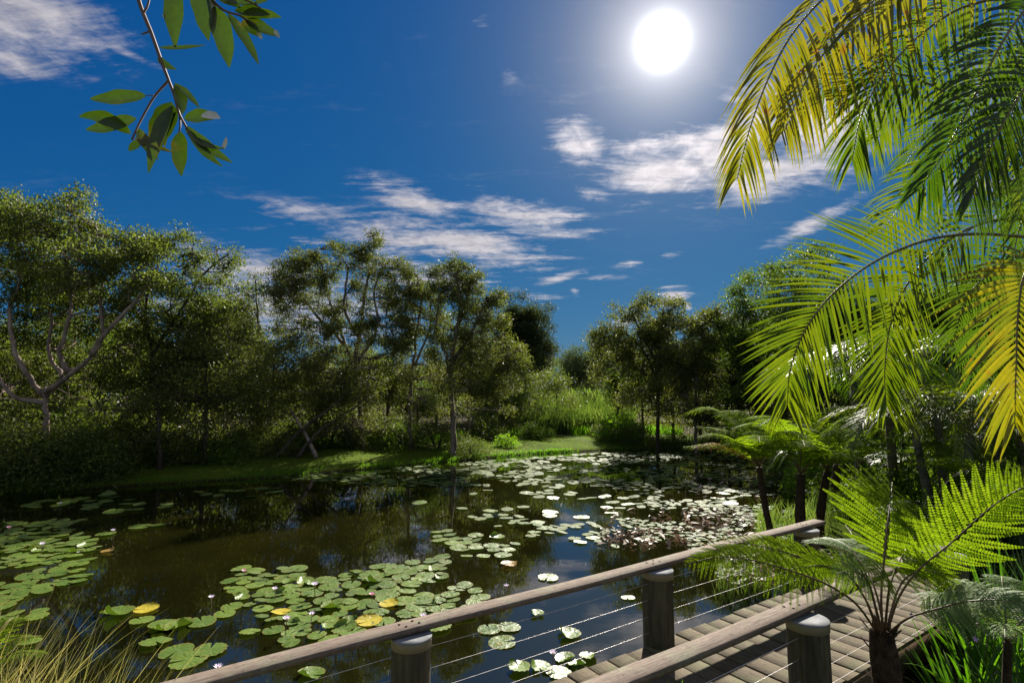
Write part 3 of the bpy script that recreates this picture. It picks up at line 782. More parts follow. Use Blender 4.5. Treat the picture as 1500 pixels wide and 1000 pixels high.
# right-hand group across the water
tree('gum_tree', 'tall open gum tree standing left of the group across the lily field', 'tree', 27,
     [[(963, 652, 0), (964, 600, 0), (966, 540, 0), (968, 490, 0), (972, 455, 0)], [(965, 560, 0), (940, 510, 0), (915, 490, 0), (885, 494, 0)], [(966, 540, 0), (940, 490, .3), (925, 460, .3)]],
     [(922, 456, 18, 9, 0), (914, 478, 22, 12, 0), (884, 496, 18, 9, 0), (872, 506, 10, 7, 0), (960, 450, 26, 9, 0), (980, 462, 24, 12, 0), (950, 478, 24, 14, 0), (990, 490, 24, 16, 0), (925, 508, 30, 18, 0), (965, 520, 34, 24, -.3), (1000, 530, 22, 26, 0), (905, 530, 26, 20, 0),
      (945, 560, 32, 24, -.3), (985, 575, 30, 24, -.4)],
     M['leaf_bark'], M['dark_bark'], .16, 42, 30, .14, .06, .22)
tree('gum_tree', 'bushy gum tree with a straight pale trunk, right of the tallest one', 'tree', 26,
     [[(1019, 654, 0), (1019, 600, 0), (1020, 540, 0), (1015, 500, 0)]],
     [(1012, 486, 22, 16, 0), (1030, 510, 26, 22, 0), (1000, 520, 20, 20, 0), (1022, 548, 34, 26, 0), (1008, 590, 28, 22, -.3), (1040, 590, 24, 24, 0), (1046, 480, 12, 8, 0), (1036, 470, 16, 7, 0), (1050, 462, 14, 6, 0), (1068, 470, 12, 10, 0)],
     M['leaf_bark'], M['paperbark'], .13, 42, 30, .14, .06, .22)
tree('gum_tree', 'dark dense gum tree partly hidden behind the palm frond tips', 'tree', 25,
     [[(1080, 655, 0), (1082, 600, 0), (1085, 520, 0), (1090, 460, 0)], [(1084, 540, 0), (1060, 500, 0), (1050, 470, 0)]],
     [(1090, 440, 26, 14, 0), (1110, 425, 28, 14, 0), (1075, 500, 24, 30, 0), (1100, 490, 34, 30, 0), (1070, 560, 30, 30, 0), (1110, 560, 36, 34, 0), (1090, 610, 40, 24, 0)],
     M['leaf_dark'], M['dark_bark'], .16, 42, 32, .13, .06, .22)
tree('gum_tree', 'tall dark tree rising behind the drooping palm frond', 'tree', 23,
     [[(1165, 655, 0), (1165, 600, 0), (1160, 500, 0), (1165, 420, 0)]],
     [(1140, 405, 34, 18, 0), (1180, 392, 34, 18, 0), (1215, 410, 34, 22, 0), (1150, 445, 44, 24, 0), (1200, 450, 40, 26, 0), (1160, 500, 50, 34, 0), (1220, 510, 44, 36, 0), (1150, 570, 46, 36, 0), (1210, 580, 44, 34, 0)],
     M['leaf_dark'], M['dark_bark'], .17, 36, 32, .13, .06, .24, twigtube=False)

LM = [(-400, 'left of the pale limbed tree'), (0, 'under the pale limbed tree at the left edge'), (110, 'right of the pale limbed tree'), (200, 'below the arching twigs'), (290, 'by the round dark tree'), (350, 'below the slender sapling'), (410, 'by the pale leaning trunk'), (490, 'below the leftmost paperbark'),
      (575, 'below the narrow paperbark'), (645, 'by the paperbark with the thick pale foot'), (705, 'at the left end of the reeds'), (790, 'behind the middle of the reeds'), (870, 'at the right end of the reeds'), (940, 'by the tallest gum of the right group'), (1000, 'by the gum with the straight pale trunk'), (1060, 'behind the palm frond tips'),
      (1140, 'behind the tree fern trio'), (1215, 'right of the tree fern trio'), (1290, 'behind the raised bright frond'), (1370, 'behind the garden palms'), (1450, 'at the right edge behind the yellow frond')]
def land(X, Y):
    px_ = 750 + F * X / Y; return [t for x, t in LM if px_ >= x or x == -400][-1]

# ------------------------------------------------------------------ generic background trees and shrubs, copied
def copy_tree(o, loc, sc=1.0, rz=0.0):
    c = o.copy(); COL.objects.link(c); c.location = loc; c.rotation_euler = (0, 0, rz)
    c.scale = (sc, sc, sc) if not isinstance(sc, tuple) else sc
    for ch in list(o.children):
        d = ch.copy(); COL.objects.link(d); d.parent = c
        for gch in list(ch.children):
            e = gch.copy(); COL.objects.link(e); e.parent = d
    return c

def proto_tree(name, h, w, leaf, bark, seed, nl=9, n_per=30, L=.16):
    """a tree built round the world origin, moved to its first place later"""
    root = empty(name)
    gb, gl = G(), G()
    tr = curve([(0, 0, -.3), (.05, .04, h * .3), (-.08, .05, h * .6), (.05, 0, h * .85)], 10)
    gb.tube(tr, np.linspace(.13, .03, 10), 7)
    for q in range(nl):
        t = rng.uniform(.3, 1.0); a = rng.uniform(0, 6.28)
        rad = w * (1.05 - .75 * t) * rng.uniform(.4, 1)
        c = np.array([math.cos(a) * rad, math.sin(a) * rad, h * (.25 + .62 * t)])
        ax = np.array([w * .42, w * .42, h * .13]) * rng.uniform(.8, 1.25)
        k = int(np.clip(t * 9 - 2, 1, 9))
        gb.tube(curve([tr[k], (tr[k] + c) / 2 + (0, 0, -.1), c], 5), np.linspace(.04, .01, 5), 4)
        nt = 40
        ends = c + rdir(nt) * ax * (rng.uniform(.2, 1, nt) ** .4)[:, None]
        spray_leaves(gl, ends, n_per, .28, L, L * .42)
    gb.build('trunk', bark, root, (0, 0, 0), True); gl.build('crown', leaf, root, (0, 0, 0))
    return root

def place(protos, spots, label, cat, group):
    """spots: (X, Y, scale); each proto itself takes the first place it gets"""
    used = set()
    for k, (X, Y, sc) in enumerate(spots):
        pr = protos[k % len(protos)]; z = gz(X, Y) - .05; rz = rng.uniform(0, 6.28)
        if pr.name in used: o = copy_tree(pr, (X, Y, z), sc, rz)
        else:
            used.add(pr.name); o = pr; o.location = (X, Y, z); o.rotation_euler = (0, 0, rz); o.scale = (sc,) * 3 if not isinstance(sc, tuple) else sc
        lb = label(k, X, Y) if callable(label) else label
        tag(o, lb, cat, group)

bt = [proto_tree('forest_tree', 6.5, 2.2, M['leaf_fig'], M['dark_bark'], 1, 12),
      proto_tree('forest_tree', 7.0, 1.9, M['leaf_bark'], M['paperbark'], 2, 12),
      proto_tree('forest_tree', 6.0, 2.5, M['leaf_dark'], M['dark_bark'], 3, 12)]
spots = []
for k, x in enumerate(np.linspace(-160, 720, 24)):
    d = rng.uniform(28, 34) if k % 2 else rng.uniform(26, 29)
    p = P(x + rng.uniform(-14, 14), 600, d); spots.append((p[0], p[1], rng.uniform(.62, .88) * (1.3 if x < 350 else .9)))
place(bt, spots, lambda k, X, Y: ('tall ' if k % 2 == 0 else 'low ') + 'bushy tree in the back row, ' + land(X, Y), 'tree', 'trees in the row behind the paperbarks')
bt2 = [proto_tree('forest_tree', 7.5, 2.4, M['leaf_far'], M['dark_bark'], 4, 12), proto_tree('forest_tree', 7.0, 2.8, M['leaf_far'], M['dark_bark'], 5, 12)]
spots = []
for k, x in enumerate(np.linspace(700, 1480, 18)):
    d = rng.uniform(46, 56); p = P(x + rng.uniform(-12, 12), 600, d)
    sc = (.92 if 800 < x < 880 else 1.15) * rng.uniform(.9, 1.1); spots.append((p[0], p[1], sc))
place(bt2, spots, lambda k, X, Y: 'distant greyish green tree, ' + land(X, Y), 'tree', 'far trees behind the reeds')
bt3 = [proto_tree('forest_tree', 7.0, 2.2, M['leaf_dark'], M['dark_bark'], 6, 12)]
spots = [(P(x, 600, d)[0], d, s) for x, d, s in [(905, 34, .62), (942, 32, .7), (985, 33, .8), (1025, 31, .85), (1065, 30, .9), (1110, 29, 1), (1150, 27, 1.0), (1205, 22, .95), (1260, 20, .95), (1320, 20, .95), (1390, 19, .95), (1460, 18, 1.0), (1540, 17, 1.0)]]
place(bt3, spots, lambda k, X, Y: 'dark tree filling the bank ' + land(X, Y), 'tree', 'dark trees behind the tree ferns')

def proto_shrub(name, leaf, n=1500, L=.13, w=1.0, h=.8, hang=.2, wd=.42):
    root = empty(name); gl, gb = G(), G()
    for q in range(7):
        a = rng.uniform(0, 6.28); e = np.array([math.cos(a) * .5 * w, math.sin(a) * .5 * w, h * .75])
        gb.tube(curve([(0, 0, -.15), e * .5 + (0, 0, .1), e], 5), np.linspace(.025, .008, 5), 4)
    nt = n // 22; dr = rdir(nt); dr[:, 2] = np.abs(dr[:, 2]) * 1.1 - .08
    lob = 1 + .22 * np.sin(np.arctan2(dr[:, 1], dr[:, 0]) * 3 + rng.uniform(0, 6)) * (1 - np.abs(dr[:, 2]))
    ends = dr * np.array([w, w, h]) * (rng.uniform(.25, 1, nt) ** .4 * lob)[:, None]; ends[:, 2] = np.maximum(ends[:, 2], .05)
    spray_leaves(gl, ends, 22, .13, L, L * wd, hang)
    gb.build('stem', M['dark_bark'], root, (0, 0, 0)); gl.build('foliage', leaf, root, (0, 0, 0))
    return root
sh = [proto_shrub('shrub', M['leaf_dark'], 4200, .075), proto_shrub('shrub', M['leaf_bark'], 4200, .07, .9, 1.0), proto_shrub('shrub', M['leaf_fig'], 4200, .08, 1.1, .8)]
spots = []
for x, y, d, s in [(-20, 700, 16.6, 1.6), (30, 690, 16.8, 1.6), (75, 640, 16.6, 1.7), (120, 620, 16.9, 1.7), (20, 600, 16.7, 1.9), (-60, 640, 17.5, 1.9), (10, 630, 17.6, 1.7), (60, 640, 17.4, 1.6), (110, 640, 17.3, 1.5), (90, 600, 18, 2.0), (130, 610, 17.8, 1.5), (20, 560, 19, 2.4), (125, 575, 18.4, 1.9), (190, 600, 20, 1.8), (170, 540, 20.5, 2.6), (215, 650, 19.5, 1.1),
                   (255, 645, 19.8, 1.2), (295, 650, 20, 1.1), (330, 640, 20.3, 1.35), (365, 640, 21.5, 1.4), (395, 630, 22, 1.5), (440, 630, 24, 1.6), (480, 620, 25, 1.8), (560, 630, 25.5, 1.6), (590, 630, 25.2, 1.5), (640, 630, 25, 1.4), (690, 640, 24.2, .9),
                   (722, 640, 29.5, .9), (735, 625, 31, 1.2), (705, 615, 30, 1.5), (760, 635, 31, .8), (800, 640, 31, .6), (880, 640, 31.5, .8), (910, 640, 28.5, 1.0), (935, 632, 28.2, 1.2), (985, 640, 27.5, 1.2), (1000, 635, 27.3, 1.1), (1045, 640, 27, 1.3), (1065, 630, 27.6, 1.5), (1110, 640, 26.5, 1.5), (1150, 640, 25, 1.7)]:
    p = P(x, y, d); spots.append((p[0], p[1], s))
place(sh, spots, lambda k, X, Y: ['broad dark shrub ', 'tall olive shrub ', 'mid green shrub '][k % 3] + ('near the lawn ' if pond_dist(np.array([X]), np.array([Y]))[0] < 3.2 else 'set back ') + land(X, Y), 'shrub', 'shrubs under the trees on the far bank')
# vine-smothered bright shrubs
vs = [proto_shrub('shrub', M['leaf_bright'], 1300, .15, .9, .9)]
place(vs, [(P(x, 640, d)[0], d, s) for x, d, s in [(88, 16.4, .75), (118, 16.8, .6), (62, 16.2, .6), (912, 29.5, 1.5), (925, 29, .9), (1040, 26.6, .7), (1085, 26, .7), (330, 19.6, .6), (700, 23.6, .35), (652, 23.2, .3), (742, 26.5, .7)]],
      lambda k, X, Y: 'bright green shrub in front of the dark bushes %s' % ('by the pale limbed tree' if X < -8 else 'beside the reeds'), 'shrub', 'bright green shrubs on the far bank')
place([proto_shrub('topiary_mound', M['leaf_dark'], 2200, .1, .62, .8)], [(P(778, 640, 29.6)[0], 29.6, 1.05)], 'rounded dark shrub mound at the lawn edge before the reeds', 'shrub', None)

# reeds, tufts, lawn blades: nobody could count them
def blades(name, label, mat, X, Y, H, Wd, lean=.25, droop=.2, seg=3, z0=None, kind='stuff', cat='reeds'):
    n = len(X); Z = ground_z(X, Y) - .03 if z0 is None else z0
    a = rng.uniform(0, 6.28, n); ln = rng.uniform(0, lean, n) * H
    s_ = np.linspace(0, 1, seg + 1)[None, :, None]
    base = np.stack([X, Y, Z], 1)[:, None]
    dv = np.stack([np.cos(a) * ln, np.sin(a) * ln, H], 1)[:, None]
    pts = base + dv * s_ + np.stack([np.cos(a), np.sin(a), -np.ones(n) * .6], 1)[:, None] * (droop * H * rng.uniform(.2, 1, n))[:, None, None] * s_ ** 2.4
    b2 = rng.uniform(0, 6.28, n); sdv = np.stack([np.cos(b2), np.sin(b2), np.zeros(n)], 1)[:, None]
    w = (np.broadcast_to(Wd, (n,)) * .5)[:, None, None] * np.maximum(1 - s_ ** 2.2, .04)
    V = np.stack([pts - sdv * w, pts + sdv * w], 2).reshape(-1, 3)
    k = 2 * (seg + 1); i = (np.arange(n)[:, None] * k + np.arange(seg)[None] * 2).ravel()
    g = G(); g.add(V, np.stack([i, i + 1, i + 3, i + 2], 1))
    o = g.build(name, mat); tag(o, label, cat, None, kind)
    return o
def scatter_px(x0, x1, d0, d1, n):
    d = np.sqrt(rng.uniform(d0 ** 2, d1 ** 2, n)); x = rng.uniform(x0, x1, n)
    return (x - 750) / F * d * 1.0, d
X, Y = scatter_px(700, 925, 32.5, 42, 10000)
blades('reeds', 'tall pale green reed bed behind the sunny lawn', M['reed'], X, Y, rng.uniform(1.4, 2.6, len(X)) * np.clip(.62 + (Y - 32) * .09, .62, 1.25), .06, .2, .28, 4)
# plumes on the reeds
X, Y = scatter_px(705, 915, 35, 41, 420)
blades('reed_plumes', 'tawny plumes standing above the reed bed', M['reed'], X, Y, rng.uniform(.3, .5, 420), .07, .2, .3, 3, ground_z(X, Y) + rng.uniform(1.9, 2.5, 420))
def shore_band(n, off0, off1, xa, xb):
    """points a given distance inland of the far shore"""
    out = []
    fs = np.array(far_shore)
    seg = np.linalg.norm(np.diff(fs, axis=0), axis=1); cum = np.concatenate([[0], np.cumsum(seg)]); t = rng.uniform(0, cum[-1], n * 3)
    i = np.clip(np.searchsorted(cum, t) - 1, 0, len(seg) - 1); u = (t - cum[i]) / seg[i]
    p = fs[i] + (fs[i + 1] - fs[i]) * u[:, None]; dv = fs[i + 1] - fs[i]; nv = np.stack([-dv[:, 1], dv[:, 0]], 1) / seg[i][:, None]
    p = p + nv * rng.uniform(off0, off1, len(p))[:, None]
    px_, _ = proj(np.column_stack([p, np.full(len(p), .2)]))
    k = (px_ > xa) & (px_ < xb)
    return p[k][:n, 0], p[k][:n, 1]
X, Y = shore_band(60000, .02, 4.6, -60, 1150)
blades('lawn_grass', 'mown grass of the strip of lawn along the far shore', M['lawn_blade'], X, Y, rng.uniform(.03, .075, len(X)), .022, .5, .3, 2, None, 'stuff', 'grass')
X, Y = shore_band(7000, -.12, .25, -60, 1150)
k = np.sin(X * 1.3) + np.sin(Y * 2.9 + X * .4) + rng.normal(0, .6, len(X)) > -.2; X, Y = X[k], Y[k]
blades('shore_grass', 'ragged grass hanging over the far waterline', M['tuft'], X, Y, rng.uniform(.06, .24, len(X)), .02, .6, .7, 3, None, 'stuff', 'grass')
X, Y = shore_band(5200, 4.2, 6.2, 330, 1000)
blades('long_grass', 'bright long grass between the lawn and the tree trunks', M['tuft'], X, Y, rng.uniform(.25, .75, len(X)), .03, .3, .4, 3, None, 'stuff', 'grass')
X, Y = shore_band(2600, 3.6, 6.0, 20, 330)
blades('long_grass', 'dull long grass at the foot of the left trees', M['tuft'], X, Y, rng.uniform(.15, .5, len(X)), .03, .3, .4, 3, None, 'stuff', 'grass')

# low thicket behind the trunks, reads as one mass
n = 52000; Y = rng.uniform(0, 1, n); x = rng.uniform(-260, 1560, n)
dn = np.interp(x, [-260, 0, 300, 420, 700, 900, 1000, 1150, 1300, 1560], [19, 19.5, 22, 25.5, 39.5, 39.5, 30, 29, 22, 18])
Y = dn + Y * 4.5; X = (x - 750) / F * Y
hh = 1.9 + .7 * np.sin(x * .031) + .5 * np.sin(x * .083 + 1) + .3 * np.sin(x * .2)
C = np.stack([X, Y, .35 + rng.uniform(0, 1, n) ** .8 * hh * (.7 + (Y - dn) * .12)], 1)
cl_ = rng.normal(0, .28, (n // 26 + 1, 3)).repeat(26, 0)[:n]
g = G(); leafquads(g, C + cl_, unit(rdir(n) - (0, 0, .4)), unit(rdir(n) + (0, 0, .6)), rng.uniform(.10, .24, n), rng.uniform(.05, .10, n))
tag(g.build('thicket', M['leaf_bark']), 'low dark thicket closing the gaps between the trunks on the far bank', 'undergrowth', None, 'stuff')

X = rng.uniform(2.2, 16, 26000); Y = rng.uniform(2.0, 24, 26000); k = pond_dist(X, Y) > .02; X, Y = X[k], Y[k]
C = np.stack([X, Y, ground_z(X, Y) + rng.uniform(.005, .05, len(X))], 1)
g = G(); leafquads(g, C, unit(rdir(len(X)) * (1, 1, .35)), unit(rdir(len(X)) * .5 + (0, 0, 1)), rng.uniform(.05, .15, len(X)), rng.uniform(.02, .05, len(X)))
tag(g.build('fallen_leaves', M['litter']), 'dry fallen leaves littering the garden floor beside the boardwalk', 'leaf litter', None, 'stuff')
X = rng.uniform(2.2, 15, 22000); Y = rng.uniform(2.2, 22, 22000); k = (pond_dist(X, Y) > .0) & (np.sin(X * 2.3 + np.sin(Y * 1.7)) + np.sin(Y * 1.9) + rng.normal(0, .4, 22000) > .1)
k &= ~((np.abs((X - O2[0]) * NV[0] + (Y - O2[1]) * NV[1] - .6) < .72) & (X < 7)); X, Y = X[k], Y[k]
blades('groundcover_grass', 'dark grassy groundcover under the palms', M['tuft'], X, Y, rng.uniform(.08, .3, len(X)), .014, .4, .5, 3, None, 'stuff', 'grass')

# woodland far behind everything, reads as one mass
n = 26000; a = rng.uniform(-1.15, 1.15, n); d = rng.uniform(62, 74, n)
top = 6.2 + 1.3 * np.sin(a * 17) + .8 * np.sin(a * 41 + 1) + .5 * np.sin(a * 97)
C = np.stack([np.sin(a) * d, np.cos(a) * d, rng.uniform(0, 1, n) ** .7 * top], 1)
g = G(); leafquads(g, C, rdir(n), rdir(n), rng.uniform(.5, 1.0, n), rng.uniform(.3, .6, n))
tag(g.build('distant_woodland', M['leaf_far']), 'far woodland closing the view behind the reeds', 'woodland', None, 'stuff')

# ------------------------------------------------------------------ water-lily pads
def pad_mesh(name, mat, seed, cup=0.0, curlup=0.0, lite=False, scallop=.045):
    r = np.random.default_rng(seed)
    ns = 12 if lite else 30
    a = np.linspace(.13, 2 * math.pi - .13, ns)
    rim = 1 + scallop * .5 * np.sin(a * 2 + r.uniform(0, 6)) + (scallop * np.sin(a * 15 + r.uniform(0, 6)) if not lite else 0)
    rim *= 1 - .10 * np.exp(-((a - .13) / .25) ** 2) - .10 * np.exp(-((a - 6.15) / .25) ** 2)
    rings = [.0, .55, .9, 1.0] if not lite else [0.0, 1.0]
    V = [(0.0, 0.0, -.02 * cup)]
    side = r.uniform(0, 6.28)
    for q in rings[1:]:
        for t, rr in zip(a, rim):
            z = cup * q * q * .10 + .022 * q * math.sin(t * 3 + r.uniform(-.2, .2)) + (.012 * math.sin(t * 15) if q > .9 and not lite else 0)
            k = max(0, math.cos(t - side)) ** 3 * curlup * q ** 3
            V.append((math.cos(t) * rr * q * (1 - k * .45), math.sin(t) * rr * q * (1 - k * .45), z + k * .55))
    f3 = [(0, 1 + i, 2 + i) for i in range(ns - 1)]; f4 = []
    for k in range(len(rings) - 2):
        o = 1 + k * ns
        f4 += [(o + i, o + ns + i, o + ns + i + 1, o + i + 1) for i in range(ns - 1)]
    return mesh_np(name, V, [f3, f4], mat, True), np.array(V), f3
pad_meshes = [pad_mesh('lily_pad', M['pad'], k)[0] for k in range(6)]
pad_cup = [pad_mesh('lily_pad', M['pad'], 20 + k, 1.0, .55 + .25 * k)[0] for k in range(3)]
pad_yel = pad_mesh('lily_pad', M['pad_yellow'], 31, .5, .3)[0]
pad_bro = pad_mesh('lily_pad', M['pad_brown'], 32, .3, .5)[0]

# raft outlines in the photograph, laid out on the water plane: polygon, coverage, radius range, label
RAFT = [
    ('left', [(-60, 770), (60, 764), (122, 762), (100, 780), (150, 800), (126, 822), (128, 850), (60, 862), (100, 882), (60, 905), (-60, 912)], .95, (.09, .175), 'green lily pad packed in the dense raft at the left edge of the pond'),
    ('mid', [(340, 832), (440, 832), (460, 850), (520, 838), (600, 822), (655, 812), (655, 850), (700, 862), (712, 885), (690, 900), (640, 935), (560, 945), (470, 945), (400, 945), (360, 925), (380, 890), (330, 880)], .92, (.09, .17), 'green lily pad in the broad raft in the middle foreground'),
    ('lowleft', [(205, 905), (250, 898), (345, 880), (345, 930), (280, 975), (240, 960)], .70, (.12, .19), 'green lily pad in the small raft left of the handrail end'),
    ('tri', [(640, 760), (760, 752), (810, 770), (812, 790), (760, 800), (760, 832), (690, 842), (680, 810), (640, 790)], .34, (.10, .17), 'green lily pad in the loose group in mid pond'),
    ('belt', [(800, 772), (860, 765), (960, 790), (905, 802), (850, 796)], .42, (.08, .15), 'whitish glinting lily pad in the belt right of mid pond'),
    ('dark', [(20, 735), (130, 728), (260, 722), (420, 712), (420, 722), (280, 740), (150, 752), (40, 752)], .28, (.15, .24), 'dull dark lily pad lying in the shade of the left bank'),
    ('sp1', [(610, 730), (830, 700), (840, 740), (700, 752), (610, 750)], .10, (.15, .22), 'green lily pad on the open water in mid pond'),
    ('far', [(400, 700), (560, 690), (680, 682), (800, 671), (900, 664), (1100, 662), (1150, 700), (1120, 735), (1050, 745), (960, 722), (860, 712), (800, 712), (700, 712), (560, 712)], .46, (.10, .21), 'pale glinting lily pad in the far field of pads'),
    ('shore', [(440, 697), (700, 676), (900, 662), (1100, 660), (1100, 668), (900, 674), (700, 690), (460, 706)], .6, (.10, .2), 'pale lily pad along the far shore'),
    ('right', [(960, 722), (1060, 735), (1180, 740), (1150, 800), (1100, 860), (1040, 850), (1060, 800), (1000, 770), (930, 745)], .34, (.05, .12), 'small glinting lily pad in the tangle beside the tree ferns'),
    ('right2', [(900, 760), (1000, 762), (1080, 790), (1060, 812), (960, 800)], .36, (.05, .11), 'small glinting lily pad in the tangle near the handrail'),
    ('open', [(790, 700), (900, 705), (960, 730), (900, 760), (790, 765)], .12, (.14, .2), 'pale lily pad alone on the blue reflection of the sky'),
]
pads = []   # x, y, r, label
def clear(x, y, r, k): return all((x - p[0]) ** 2 + (y - p[1]) ** 2 > (k * (r + p[2])) ** 2 for p in pads if abs(x - p[0]) < .6 and abs(y - p[1]) < .6)
# single pads one can point at
for px_, py_, r, lb in [(717, 922, .15, 'lily pad left of a close trio seen between the railing cables'), (745, 919, .15, 'lily pad right of a close trio seen between the railing cables'), (736, 942, .155, 'lily pad nearest the railing in a close trio seen between the cables'),
                        (803, 847, .16, 'single round pale lily pad just above the handrail'), (786, 900, .10, 'small upright pale pad showing between the cables'), (170, 900, .2, 'large green pad beside the yellowed one at lower left'),
                        (760, 980, .13, 'cupped pale pad left in the cluster by the boardwalk edge'), (790, 978, .13, 'cupped pale pad second from left by the boardwalk edge'), (818, 986, .13, 'pale pad nearest the boardwalk edge planks'), (828, 966, .12, 'pale curled pad touching the group by the boardwalk edge'),
                        (863, 963, .11, 'pale curled pad right in the cluster by the boardwalk edge'), (845, 975, .10, 'small pale pad between the curled ones by the boardwalk edge'), (720, 800, .16, 'green pad beside the open dark water in mid pond'), (850, 795, .13, 'white glinting pad alone below the belt of pads'),
                        (620, 874, .15, 'green pad at the right rim of the middle raft'), (645, 846, .13, 'small green pad above the handrail right of the middle raft'), (45, 740, .2, 'dull pad by itself in the shade at the left edge'), (45, 941, .1, 'tiny green pad alone in front of the left raft'),
                        (205, 772, .22, 'long green pad lying in open water at left'), (230, 770, .17, 'green pad touching the long one in open water at left'), (155, 783, .18, 'pad off the tip of the left raft'), (920, 876, .10, 'faint pad under the handrail near the cables')]:
    w = PZ(px_, py_, 0); pads.append((w[0], w[1], r, lb, 'cup' if 'cup' in lb or 'curled' in lb or 'upright' in lb else 'pad'))
for px_, py_, r, lb, kd in [(540, 911, .17, 'bright yellow lily pad with curled rim in the middle raft', 'yellow'), (214, 893, .15, 'yellow and orange ageing lily pad at lower left', 'yellow'), (411, 898, .13, 'small yellow pad at the left of the middle raft', 'yellow'),
                            (747, 827, .16, 'brown ageing lily pad at the rim of the mid pond group', 'brown'), (158, 808, .12, 'orange brown pad at the tip of the left raft', 'brown'), (405, 872, .15, 'cupped upright dark green pad standing in the middle raft', 'cup'),
                            (728, 787, .16, 'dark green cupped pad in the mid pond group', 'cup'), (832, 930, .15, 'dark upright folded pad between the railing cables', 'cup'), (570, 885, .13, 'yellowing pad beside the upright leaf in the middle raft', 'yellow'), (455, 990, .14, 'ragged pale pad under the handrail at the bottom edge', 'cup')]:
    w = PZ(px_, py_, 0); pads.append((w[0], w[1], r, lb, kd))
for nm, poly, cov, (ra, rb), lb in RAFT:
    wpoly = np.array([PZ(x, y, 0)[:2] for x, y in poly])
    lo, hi = wpoly.min(0), wpoly.max(0)
    ar = .5 * abs(np.sum(wpoly[:, 0] * np.roll(wpoly[:, 1], -1) - wpoly[:, 1] * np.roll(wpoly[:, 0], -1)))
    want = cov * ar; got = 0
    # patchiness: pads gather in drifts
    cx, cy = rng.uniform(lo[0], hi[0], 24000), rng.uniform(lo[1], hi[1], 24000)
    ok = inside(wpoly, cx, cy)
    ok &= np.sin(cx * 2.6 + 2 * np.sin(cy * 1.1)) + np.sin(cy * 2.1 + cx * .9) + .8 * np.sin(cx * 5.3 - cy * 4.1) + rng.normal(0, .35, 24000) >= (-.9 if cov > .6 else .15 if cov < .2 or nm == 'tri' else -.1)
    ok &= ~((np.abs((cx - O2[0]) * NV[0] + (cy - O2[1]) * NV[1] - .6) < .75) & (cx < 3.2))
    cx, cy = cx[ok], cy[ok]
    ok = pond_dist(cx, cy) < -.15
    for x, y in zip(cx[ok], cy[ok]):
        if got >= want: break
        r = rng.uniform(ra, rb)
        if not clear(x, y, r, .56 if cov > .6 else .78): continue
        pads.append((x, y, r, lb, 'pad')); got += math.pi * r * r
def pad_size(p):
    X_, Y_ = proj(np.array([p[0], p[1], 0.0]))
    vis = 1 if -20 < X_ < 1520 and 600 < Y_ < 1020 else 0
    return vis * p[2] / math.hypot(p[1], 2.75)
named = [p for p in pads if p[4] != 'pad' or pads.index(p) < 22]
rest = sorted([p for p in pads if p not in named], key=pad_size, reverse=True)
ind = named + rest[:296 - len(named)]; far_p = rest[296 - len(named):]
RBOX = {q[4]: (min(p[0] for p in q[1]), max(p[0] for p in q[1]), min(p[1] for p in q[1]), max(p[1] for p in q[1])) for q in RAFT}
RNAME = {q[4]: n_ for q, n_ in zip(RAFT, ['the dense raft at the left edge', 'the broad raft in the foreground', 'the small raft by the handrail end', 'the loose group in mid pond', 'the glinting belt right of mid pond', 'the shaded pads along the left bank', 'the sparse pads on open water', 'the far field of pads',
         'the pads along the far shore', 'the tangle beside the tree ferns', 'the tangle nearest the handrail', 'the open blue reflection'])}
for k, (x, y, r, lb, kd) in enumerate(ind):
    me = {'pad': pad_meshes[k % 6], 'cup': pad_cup[k % 3], 'yellow': pad_yel, 'brown': pad_bro}[kd]
    if kd == 'pad' and k % 10 == 5: me = pad_cup[k % 3]
    o = link('lily_pad', me, None, (x, y, .012 + .014 * (k % 7) / 7 + rng.uniform(0, .004)))
    o.scale = (r, r * rng.uniform(.88, 1.0), r); o.rotation_euler = (rng.normal(0, .045), rng.normal(0, .045), rng.uniform(0, 6.28))
    if k >= len(named):
        X_, Y_ = proj(np.array([x, y, 0.0])); bx = RBOX[lb]
        u = (X_ - bx[0]) / (bx[1] - bx[0]); v = (Y_ - bx[2]) / (bx[3] - bx[2])
        where = ('rear ' if v < .34 else 'front ' if v > .67 else 'centre ') + ('left' if u < .25 else 'middle left' if u < .5 else 'middle right' if u < .75 else 'right')
        core_ = lb.replace('green ', '').replace('lily pad ', ''); sz_ = 'large' if r > .16 else 'small' if r < .135 else 'mid sized'
        lb = '%s lily pad, %s of %s' % (sz_, where, RNAME[lb])
    tag(o, lb, 'lily pad', 'lily pads floating on the pond')
g = G(); _, lv, lf = pad_mesh('tmp', M['pad'], 77, 0, 0, True)
for k, (x, y, r, lb, kd) in enumerate(far_p):
    a = rng.uniform(0, 6.28); c, s2 = math.cos(a), math.sin(a)
    v = lv * r; v = v @ np.array([[c, s2, 0], [-s2, c, 0], [0, 0, 1]])
    tx, ty = rng.normal(0, .08, 2)
    v[:, 1 if rng.random() < .5 else 0] *= rng.uniform(.7, 1); v[:, 2] += v[:, 0] * tx + v[:, 1] * ty
    g.add(v + (x, y, .014 + rng.uniform(0, .016)), lf)
print('PADS', len(pads), len(ind), len(far_p))
tag(g.build('far_lily_pads', M['pad_far']), 'pale glinting lily pads covering the far water', 'lily pads', None, 'stuff')
